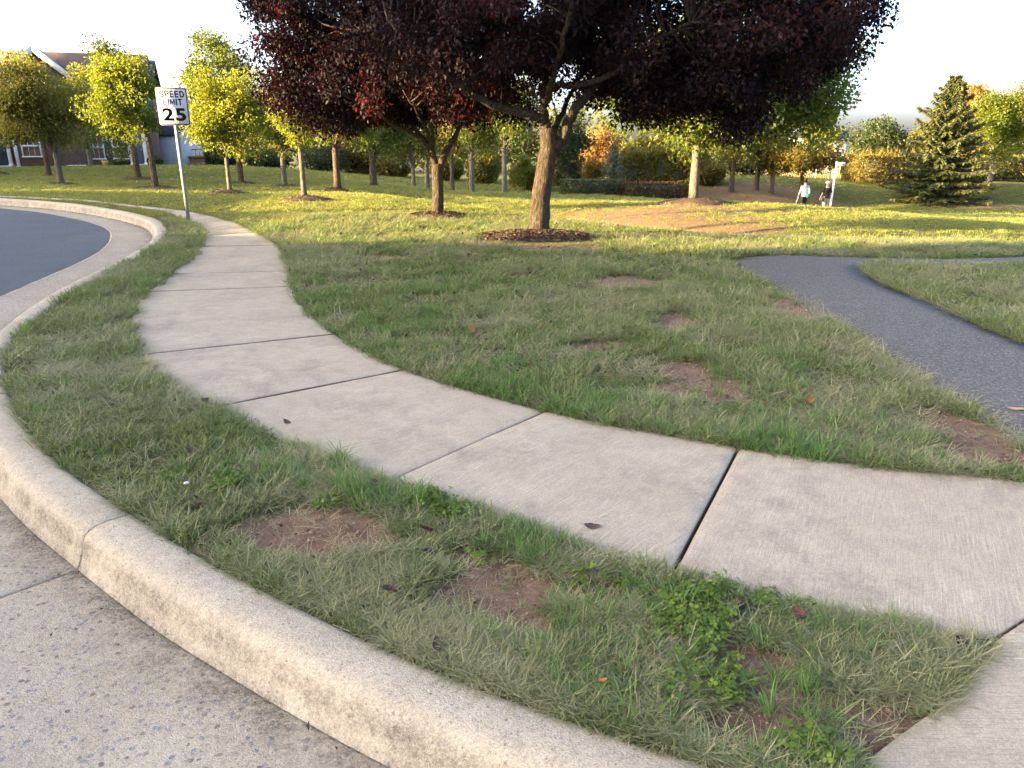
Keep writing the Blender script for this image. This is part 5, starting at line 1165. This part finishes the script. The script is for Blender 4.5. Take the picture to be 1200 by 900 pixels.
grassmat('grass_mown', [(0, (0.301, 0.281, 0.167)), (.25, (0.238, 0.245, 0.129)), (.55, (0.155, 0.204, 0.083)), (.8, (0.113, 0.191, 0.058)), (1, (0.151, 0.245, 0.068))], (0.318, 0.435, 0.078))
grassmat('grass_dry', [(0, (0.460, 0.462, 0.316)), (.35, (0.398, 0.372, 0.227)), (.65, (0.274, 0.290, 0.154)), (1, (0.177, 0.227, 0.100))], (0.460, 0.500, 0.236))
grassmat('grass_lush', [(0, (0.182, 0.245, 0.094)), (.4, (0.115, 0.208, 0.071)), (.75, (0.088, 0.195, 0.055)), (1, (0.164, 0.300, 0.067))], (0.269, 0.500, 0.094))
grassmat('grass_turf', [(0, (0.308, 0.254, 0.112)), (.35, (0.221, 0.227, 0.074)), (.7, (0.157, 0.208, 0.055)), (1, (0.202, 0.245, 0.060))], (0.500, 0.500, 0.074), .35)
grassmat('clover', [(0, (.075, .14, .028)), (.5, (.10, .18, .034)), (1, (.16, .24, .045))], (.22, .38, .05))
def tuft(name, nb, rad, lo, hi, wid, lean, curl, mat, seed, segs=3, flat=0.0):
    r = np.random.default_rng(seed); V = []; F = []; T = []; Hh = []
    for q in range(nb):
        an = r.random() * 2 * math.pi; rr = rad * math.sqrt(r.random()); bx, by = rr * math.cos(an), rr * math.sin(an)
        da = an + r.normal(0, .9); L = r.uniform(lo, hi); th = abs(r.normal(lean, .25)); w = wid * r.uniform(.6, 1.3); ti = np.clip(r.normal(.5, .25), 0, 1)
        d = np.array([math.cos(da), math.sin(da)]); s = np.array([-d[1], d[0]]); x = np.array([bx, by, flat * r.random()]); n0 = len(V)
        cu = r.uniform(.3, 1) * curl / segs
        for i in range(segs):
            ww = w * (1 - .25 * i / segs) / 2
            V += [(x[0] - s[0] * ww, x[1] - s[1] * ww, x[2]), (x[0] + s[0] * ww, x[1] + s[1] * ww, x[2])]; T += [ti, ti]; Hh += [i / segs] * 2
            stp = L / segs; x = x + np.array([d[0] * math.sin(th) * stp, d[1] * math.sin(th) * stp, math.cos(th) * stp]); th += cu
            if x[2] < .004: x[2] = .004
        V.append(tuple(x)); T.append(ti); Hh.append(1)
        for i in range(segs - 1): F.append((n0 + 2 * i, n0 + 2 * i + 1, n0 + 2 * i + 3, n0 + 2 * i + 2))
        e = n0 + 2 * (segs - 1); F.append((e, e + 1, e + 2))
    me = np_mesh(name, V, F, [M[mat]], False, {'tint': np.array(T), 'hgt': np.array(Hh)}); return bpy.data.objects.new(name, me)
def clover(name, seed):
    r = np.random.default_rng(seed); V = []; F = []; T = []
    for q in range(16):
        x, y = r.normal(0, .028, 2); z = r.uniform(.015, .05); ti = r.random(); nrm = Vector((r.normal(0, .3), r.normal(0, .3), 1)).normalized(); a0 = r.random() * 6.28
        n0 = len(V); V += [(x * .7 - .0008, y * .7, 0), (x * .7 + .0008, y * .7, 0), (x, y, z)]; F.append((n0, n0 + 1, n0 + 2)); T += [ti] * 3
        u = nrm.orthogonal().normalized(); v = nrm.cross(u)
        for k in range(3):
            a = a0 + k * 2.094; s = r.uniform(.008, .014); d = u * math.cos(a) + v * math.sin(a); e = u * -math.sin(a) + v * math.cos(a); c = Vector((x, y, z)); n0 = len(V)
            V += [tuple(c), tuple(c + d * s * .6 + e * s * .55), tuple(c + d * s * 1.15 + e * s * .25), tuple(c + d * s * 1.15 - e * s * .25), tuple(c + d * s * .6 - e * s * .55)]; F.append(tuple(range(n0, n0 + 5))); T += [np.clip(ti + r.normal(0, .1), 0, 1)] * 5
    return bpy.data.objects.new(name, np_mesh(name, V, F, [M['clover']], False, {'tint': np.array(T), 'hgt': np.array(T)}))
def scatter(name, label, P, rot, scl, idx, srcs):
    me = np_mesh(name, P, np.zeros((0, 3), int), [], False, {'rot': rot, 'scl': scl, 'pick': idx})
    o = link(name, me); tag(o, label, None, None, 'stuff')
    g = bpy.data.node_groups.new(name, 'GeometryNodeTree'); g.interface.new_socket('Geometry', in_out='INPUT', socket_type='NodeSocketGeometry'); g.interface.new_socket('Geometry', in_out='OUTPUT', socket_type='NodeSocketGeometry')
    gi, go = g.nodes.new('NodeGroupInput'), g.nodes.new('NodeGroupOutput'); jo = g.nodes.new('GeometryNodeJoinGeometry')
    for s in reversed(srcs):
        oi = g.nodes.new('GeometryNodeObjectInfo'); oi.inputs['Object'].default_value = s; oi.inputs['As Instance'].default_value = True; g.links.new(oi.outputs['Geometry'], jo.inputs[0])
    ip = g.nodes.new('GeometryNodeInstanceOnPoints'); g.links.new(gi.outputs[0], ip.inputs['Points']); g.links.new(jo.outputs[0], ip.inputs['Instance']); ip.inputs['Pick Instance'].default_value = True
    def na(nm, ty):
        a = g.nodes.new('GeometryNodeInputNamedAttribute'); a.data_type = ty; a.inputs['Name'].default_value = nm; return a.outputs['Attribute']
    fi = g.nodes.new('FunctionNodeFloatToInt'); g.links.new(na('pick', 'FLOAT'), fi.inputs[0])
    g.links.new(fi.outputs[0], ip.inputs['Instance Index']); g.links.new(na('rot', 'FLOAT_VECTOR'), ip.inputs['Rotation']); g.links.new(na('scl', 'FLOAT'), ip.inputs['Scale'])
    g.links.new(ip.outputs[0], go.inputs[0]); md = o.modifiers.new('strewn', 'NODES'); md.node_group = g; return o
def ground_z(x, y): return terrain(x, y) - .012
CURB_n = CURB[::3]; WLn, WRn = WLs[::6], WRs[::6]; PLn, PRn = PL[::4], PR[::4]
MULCH = [(gp(628, 281), .92, .56), (np.array(B2[:2]), .55, .4)] + [(o.location, 0.62, .45) for o in list(COL.objects) if o.name.startswith('mulch_bed') and o.location.y > 16]
road_in = np.vstack([CURB + NR * -.012, ROAD_FAR])
def sample(n, r0, r1, power, half=.74):
    """points over the lawn in a fan in front of the photographer; density falls off as r**-power"""
    u = rng.random(n); k = 2 - power
    r = (r0 ** k + u * (r1 ** k - r0 ** k)) ** (1 / k); a = rng.uniform(-half, half, n); return r * np.sin(a), r * np.cos(a), r
def lawn(x, y, edge=.012):
    ok = ~inside(road_in, x, y)
    dw = np.minimum(pdist(WLn, x, y), pdist(WRn, x, y)); ok &= ~(inside(walk_poly, x, y) & (dw > edge))
    dp = np.minimum(pdist(PLn, x, y), pdist(PRn, x, y)); ok &= ~(inside(path_poly, x, y) & (dp > .02 + .12 * np.maximum(0, fbm(x * 3, y * 3, 8.0, 3) - .40))); ok &= ~inside(APRON, x, y)
    for c, a, b in MULCH: ok &= ((x - c[0]) / a) ** 2 + ((y - c[1]) / b) ** 2 > 1
    return ok, dw, dp
def rotv(n, tilt=.18): return np.c_[rng.normal(0, tilt, n), rng.normal(0, tilt, n), rng.uniform(0, 6.283, n)]
mown = [tuft('grass_tuft', 15, .034, .018, .050, .0030, .75, .9, 'grass_mown', 10 + q) for q in range(5)]
dry = [tuft('dry_tuft', 14, .04, .04, .10, .0024, 1.32, .35, 'grass_dry', 30 + q, 3, .02) for q in range(4)]
lush = [tuft('lush_tuft', 20, .026, .07, .15, .0040, .40, 1.3, 'grass_lush', 50 + q, 4) for q in range(4)]
turf_ = [tuft('turf_tuft', 26, .15, .025, .060, .010, .6, .8, 'grass_turf', 70 + q, 2) for q in range(4)]
clov = [clover('clover_tuft', 90 + q) for q in range(3)]
def zone(name, label, srcs, n, r0, r1, power, keep, sfun, tilt=.18):
    x, y, r = sample(n, r0, r1, power); ok, dw, dp = lawn(x, y); p = keep(x, y, r, dw, dp); ok &= rng.random(len(x)) < p
    x, y, r = x[ok], y[ok], r[ok]; dw = dw[ok]; s = sfun(x, y, r, dw) * rng.uniform(.7, 1.25, len(x))
    return scatter(name, label, np.c_[x, y, ground_z(x, y)], rotv(len(x), tilt), s, rng.integers(0, len(srcs), len(x)).astype(float) + .01, srcs)
dryf = lambda x, y: sm(.36, .60, fbm(x * 1.15, y * 1.15, 7.0, 4))
clump = lambda x, y: sm(.30, .58, fbm(x * 3.4, y * 3.4, 2.0, 3))
lushf = lambda x, y: sm(.50, .66, fbm(x * 1.5 + 9, y * 1.5, 4.0, 4))
gs = lambda r: np.clip((r / 2.6) ** .42, .9, 1.75)
zone('lawn_grass', 'short mown grass over verge and lawn near the sidewalk', mown, 150000, 1.45, 15.5, 1.35, lambda x, y, r, dw, dp: np.clip(1 - 3.2 * bare_at(x, y), 0.012, 1) * (.16 + .84 * clump(x, y)), lambda x, y, r, dw: gs(r) * (.75 + .5 * clump(x, y)))
zone('dry_grass', 'dry flattened grass blades on the verge and lawn', dry, 100000, 1.45, 15.5, 1.45, lambda x, y, r, dw, dp: np.clip(1 - 3.0 * bare_at(x, y), .02, 1) * (.10 + .75 * dryf(x, y)), lambda x, y, r, dw: gs(r) * .95, .12)
zone('lush_grass', 'longer lush green grass along the sidewalk edges', lush, 22000, 1.5, 14, 1.3, lambda x, y, r, dw, dp: (1 - bare_at(x, y)) * np.clip(.9 * lushf(x, y) * (.25 + .75 * sm(1.0, .1, dw)) + .35 * sm(.35, .05, dw) * clump(x, y), 0, 1), lambda x, y, r, dw: np.clip(gs(r), .8, 1.5) * (.30 + .30 * lushf(x, y)), .25)
zone('far_turf', 'grass over the farther lawns', turf_, 110000, 12.0, 62, 1.1, lambda x, y, r, dw, dp: sm(11.5, 15, r) * (1 - .80 * mulchy_at(x, y)) * (.5 + .5 * clump(x * .4, y * .4)), lambda x, y, r, dw: np.clip((r / 15) ** .45, .9, 1.9) * .85)
def clumps(name, label, srcs, spots):
    P = []; S_ = []
    for px, py, a, n, s in spots:
        c = gp(px, py); q = rng.normal(size=(n, 2)) * a; x, y = c[0] + q[:, 0], c[1] + q[:, 1]; P.append(np.c_[x, y, ground_z(x, y)]); S_.append(np.full(n, s) * rng.uniform(.7, 1.3, n))
    P = np.vstack(P); S_ = np.concatenate(S_); ok, _, _ = lawn(P[:, 0], P[:, 1], .06); ok &= (bare_at(P[:, 0], P[:, 1]) < .35) | (rng.random(len(P)) < (.5 if name in ('long_grass', 'clover') else .08)); P, S_ = P[ok], S_[ok]
    return scatter(name, label, P, rotv(len(P), .25), S_, rng.integers(0, len(srcs), len(P)).astype(float) + .01, srcs)
clumps('long_grass', 'clumps of long green grass at the sidewalk edge and on the bare soil', lush, [(425, 580, .05, 16, 1.0), (455, 590, .05, 12, .9), (350, 560, .09, 16, .8), (290, 550, .12, 18, .7), (600, 640, .08, 22, .8), (640, 650, .05, 10, .8), (940, 835, .035, 10, .85), (955, 850, .03, 8, .8), (925, 810, .03, 7, .8), (900, 745, .10, 14, .6), (760, 700, .08, 10, .7), (1000, 740, .08, 12, .6), (720, 760, .15, 18, .7), (620, 760, .14, 14, .65), (390, 545, .05, 8, .8), (480, 588, .05, 8, .8),
      (800, 545, .18, 26, .8), (900, 530, .16, 26, .85), (980, 535, .16, 26, .9), (860, 480, .25, 24, .8), (700, 470, .2, 22, .8), (1040, 520, .15, 20, .8), (560, 440, .3, 26, .8), (440, 400, .3, 20, .9), (720, 400, .4, 20, .8), (900, 440, .3, 20, .8)])
clumps('shaggy_grass', 'pale shaggy grass clumps by the ramp slab and along the curb', dry, [(1060, 775, .10, 60, 0.78), (1090, 800, .07, 34, 0.78), (1020, 760, .08, 30, .9), (990, 790, .07, 26, .9), (420, 690, .14, 60, 0.78), (330, 680, .12, 44, 0.78), (470, 720, .12, 50, 0.78), (240, 610, .12, 40, 0.78), (640, 770, .16, 60, 0.78), (760, 800, .13, 50, 0.78), (800, 850, .08, 36, 0.78), (560, 750, .10, 30, 0.78)])
clumps('mixed_grass', 'mixed green grass filling the clumps by the ramp slab', mown, [(1060, 775, .10, 90, 0.98), (1090, 790, .06, 44, 0.94), (1000, 775, .09, 50, 0.94), (420, 700, .15, 60, 0.86), (700, 750, .18, 90, 0.94), (800, 740, .10, 50, 0.86), (800, 820, .10, 40, 0.86)])
clumps('clover', 'bright green clover weeds on the verge', clov, [(280, 568, .035, 14, 1.0), (265, 572, .03, 8, 1.0), (500, 592, .045, 22, 1.0), (530, 604, .04, 14, 1.0), (815, 715, .05, 30, 1.0), (835, 700, .03, 14, .9), (790, 735, .04, 14, .9), (910, 712, .05, 12, .8), (820, 790, .06, 22, .9), (850, 800, .04, 14, .9), (950, 885, .03, 14, 1.0), (700, 680, .05, 12, .9), (740, 690, .03, 8, .9), (380, 590, .03, 6, .8), (560, 660, .04, 8, .8), (200, 560, .06, 8, .8)])

# ------------------------------------------------------------------ fallen leaves and bits
def leafmesh(L, w, curl, cup, mat, seed):
    r = np.random.default_rng(seed); n = 8; V = []; F = []
    for i in range(n + 1):
        t = i / n; x = (t - .5) * L; hw = w / 2 * math.sin(math.pi * min(1, t * 1.02) ** .85) ** .8 * (1 + r.normal(0, .05)); z = curl * (4 * (t - .5) ** 2) * L
        for k in (-1, -.5, 0, .5, 1): V.append((x, k * hw, z + cup * abs(k) ** 1.5 * hw + (.0 if k else -.0008) + r.normal(0, .0006)))
    for i in range(n):
        for k in range(4): F.append((i * 5 + k, i * 5 + k + 1, i * 5 + k + 6, i * 5 + k + 5))
    b = len(V); V += [(-L * .5, -.0012, curl * L), (-L * .5, .0012, curl * L), (-L * .72, .0010, curl * L + .004), (-L * .72, -.0010, curl * L + .004)]; F.append((b, b + 1, b + 2, b + 3))
    return np_mesh('fallen_leaf', V, F, [M[mat]], True)
plain('dead_brown', (.095, .058, .048), .7, .3, 40); plain('dead_purple', (.070, .022, .034), .55, .25, 40); plain('dead_tan', (.42, .26, .14), .7, .2, 40); plain('dead_orange', (.42, .15, .05), .7, .2, 40); plain('dead_black', (.020, .015, .016), .6, .3, 40); plain('dead_red', (.13, .028, .030), .55, .2, 40)
LV = [(694, 619, .072, .040, .12, .1, 'dead_brown', .15, .004, 'flat dark brown leaf lying on the sidewalk slab'), (501, 629, .055, .046, .05, .1, 'dead_purple', .9, .030, 'round purple leaf standing on the bare soil of the verge'), (505, 651, .055, .03, .2, .3, 'dead_black', .3, .012, 'dark curled leaf just below the round purple leaf'), (627, 682, .038, .03, .2, .3, 'dead_tan', 1.2, .03, 'small tan leaf at the edge of the lower soil patch'), (830, 694, .05, .034, .3, .3, 'dead_tan', .3, .035, 'tan curled leaf in clover at the slab edge'),
      (870, 717, .10, .034, .28, .5, 'dead_black', -.9, .02, 'long black curled leaf below the tan curled leaf'), (935, 727, .05, .035, .2, .3, 'dead_red', .2, .02, 'dark red leaf by the slab edge near the ramp'), (1126, 757, .04, .035, .25, .4, 'dead_black', .6, .012, 'black crumpled leaf at the corner of the ramp slab'), (441, 577, .038, .026, .1, .2, 'dead_red', .1, .05, 'small red leaf caught in the long grass clump'), (237, 601, .045, .03, .2, .3, 'dead_red', .5, .03, 'reddish leaf in the dry grass near the curb joint'),
      (228, 537, .06, .04, .3, .3, 'dead_brown', .4, .03, 'brown leaf deep in the verge grass'), (457, 702, .05, .03, .3, .4, 'dead_purple', .2, .035, 'dark purple leaf in the shaggy grass by the curb'), (398, 606, .06, .035, .2, .4, 'dead_brown', 1.4, .012, 'brown leaf at the upper edge of the large soil patch'), (552, 394, .085, .065, .15, .2, 'dead_orange', 1.0, .06, 'orange-brown leaf standing in the middle lawn'), (948, 476, .06, .045, .15, .2, 'dead_orange', 1.3, .04, 'orange leaf on the right lawn near the footpath'), (1190, 482, .10, .05, .1, .1, 'dead_tan', .0, .01, 'tan leaf on the asphalt footpath at the right edge'),
      (705, 813, .03, .02, .1, .2, 'dead_orange', .3, .04, 'tiny orange leaf in the grass above the curb'), (514, 764, .06, .03, .3, .5, 'dead_black', .5, .015, 'black leaf against the back of the curb'), (338, 501, .06, .03, .3, .4, 'dead_brown', .2, .02, 'brown leaf bits on the left sidewalk edge'), (240, 473, .06, .04, .3, .4, 'dead_black', .6, .012, 'black leaf at the left end of a slab joint'), (100, 364, .08, .05, .2, .3, 'dead_black', .2, .0, 'black leaf in the gutter beyond the bend')]
for q, (px, py, L, w, cu, cp, mt, til, dz, lab) in enumerate(LV):
    z0 = -.12 if 'gutter' in lab else 0
    c = gp(px, py, z0); me = leafmesh(L, w, cu, cp, mt, q)
    o = link('fallen_leaf', me, None, (c[0], c[1], z0 + dz + .004)); o.rotation_euler = (til, .1, rng.uniform(0, 6.28) if q else .1); tag(o, lab, 'leaf', 'fallen leaves')
c = gp(220, 576); m = MB(); m.box((0, 0, .012), (.022, .014, .010), .5, .003); tag(m.build('paper_scrap', M['white_paint'], None, False, (c[0], c[1], .03)), 'tiny scrap of white paper in the dry grass of the verge', 'litter')
def litter():
    x, y, r = sample(2600, 1.6, 15, 1.1); ok, dw, dp = lawn(x, y); kk2 = rng.random(len(x)) < np.where(y > 7, .75, .28); ok &= kk2; x, y, r = x[ok], y[ok], r[ok]
    P = np.c_[x, y, ground_z(x, y) + rng.uniform(.015, .045, len(x))]; V, Fq, T = leaves(P, np.clip(.018 + .0035 * r, .02, .06), 1.2, None, .6, .5)
    return np_mesh('leaf_litter', V, Fq, [M['dead_black'], M['dead_brown'], M['dead_purple']], False, {'tint': T}, None, np.repeat(rng.integers(0, 3, len(P)), 2))
tag(link('leaf_litter', litter()), 'small dead leaf bits scattered through the lawn', kind='stuff')
def crumbs():                                  # clods, grit and bits of dead thatch on the worn soil
    x, y, r = sample(60000, 1.5, 12, 1.2); b = bare_at(x, y); ok, dw, dp = lawn(x, y); ok &= rng.random(len(x)) < np.clip(b * .9 + .02, 0, 1); x, y, r = x[ok], y[ok], r[ok]; n = len(x)
    z = ground_z(x, y) - .004; sz = np.clip(rng.lognormal(-5.6, .55, n), .0015, .012) * np.clip((r / 2.5) ** .5, 1, 1.8)
    T0 = np.array([(-1, -.6, 0), (1, -.7, 0), (.1, 1, 0), (.1, -.1, 1.1)]); an = rng.uniform(0, 6.28, n); ca, sa = np.cos(an), np.sin(an)
    V = T0[None] * sz[:, None, None] * rng.uniform(.6, 1.3, (n, 4, 3)); V = np.stack([V[..., 0] * ca[:, None] - V[..., 1] * sa[:, None] + x[:, None], V[..., 0] * sa[:, None] + V[..., 1] * ca[:, None] + y[:, None], V[..., 2] + z[:, None]], -1).reshape(-1, 3)
    i = np.arange(n)[:, None] * 4; Fq = np.concatenate([i + [0, 1, 3], i + [1, 2, 3], i + [2, 0, 3]], 1).reshape(-1, 3)
    return np_mesh('soil_crumbs', V, Fq, [M['clod_dark'], M['clod_red'], M['clod_pale']], False, None, None, np.repeat(rng.choice(3, n, p=[.35, .5, .15]), 3))
plain('clod_dark', (.12, .075, .055), .95, .3, 30); plain('clod_red', (.25, .155, .115), .95, .3, 30); plain('clod_pale', (.42, .32, .25), .95, .3, 30)
tag(link('soil_crumbs', crumbs()), 'clods and grit lying on the worn soil patches', kind='stuff')
thatch = [tuft('thatch_bit', 5, .05, .02, .07, .0020, 1.5, .1, 'grass_dry', 110 + q, 2, .006) for q in range(3)]
zone('dead_thatch', 'dead straw bits lying on the worn soil', thatch, 60000, 1.5, 12, 1.3, lambda x, y, r, dw, dp: np.clip(bare_at(x, y) * .20 + .25 * sm(.10, .0, dw), 0, 1), lambda x, y, r, dw: np.clip(gs(r), .8, 1.4), .06)
def gutter_litter():                            # leaf bits and grit swept along the foot of the kerb
    n = 420; q = rng.uniform(j0 - 14, j0 + 3.2, n); o = .245 + np.abs(rng.normal(0, .05, n)) + (rng.random(n) < .2) * rng.random(n) * .5
    x = np.interp(q, S, CURB[:, 0]) + np.interp(q, S, NR[:, 0]) * o; y = np.interp(q, S, CURB[:, 1]) + np.interp(q, S, NR[:, 1]) * o
    V, Fq, T = leaves(np.c_[x, y, np.full(n, -.140)], rng.choice([.008, .014, .026], n, p=[.6, .3, .1]), 2.5, None, .6, .4)
    V[:, 2] = np.maximum(V[:, 2], -.143); return np_mesh('gutter_litter', V, Fq, [M['dead_black'], M['dead_brown'], M['clod_dark']], False, None, None, np.repeat(rng.integers(0, 3, n), 2))
tag(link('gutter_litter', gutter_litter()), 'dry leaf bits and grit along the foot of the kerb', kind='stuff')
bush('unseen clipped evergreen hedge added beyond the left edge to shade the road', 'hedge', 'hedge', (-23.0, 9.1, tz(-23.0, 9.1)), (1.0, 2.1, 1.55), 'leaf_dark', 6000, .16, 'box')  # out of view, added to block a sunlit band on the road
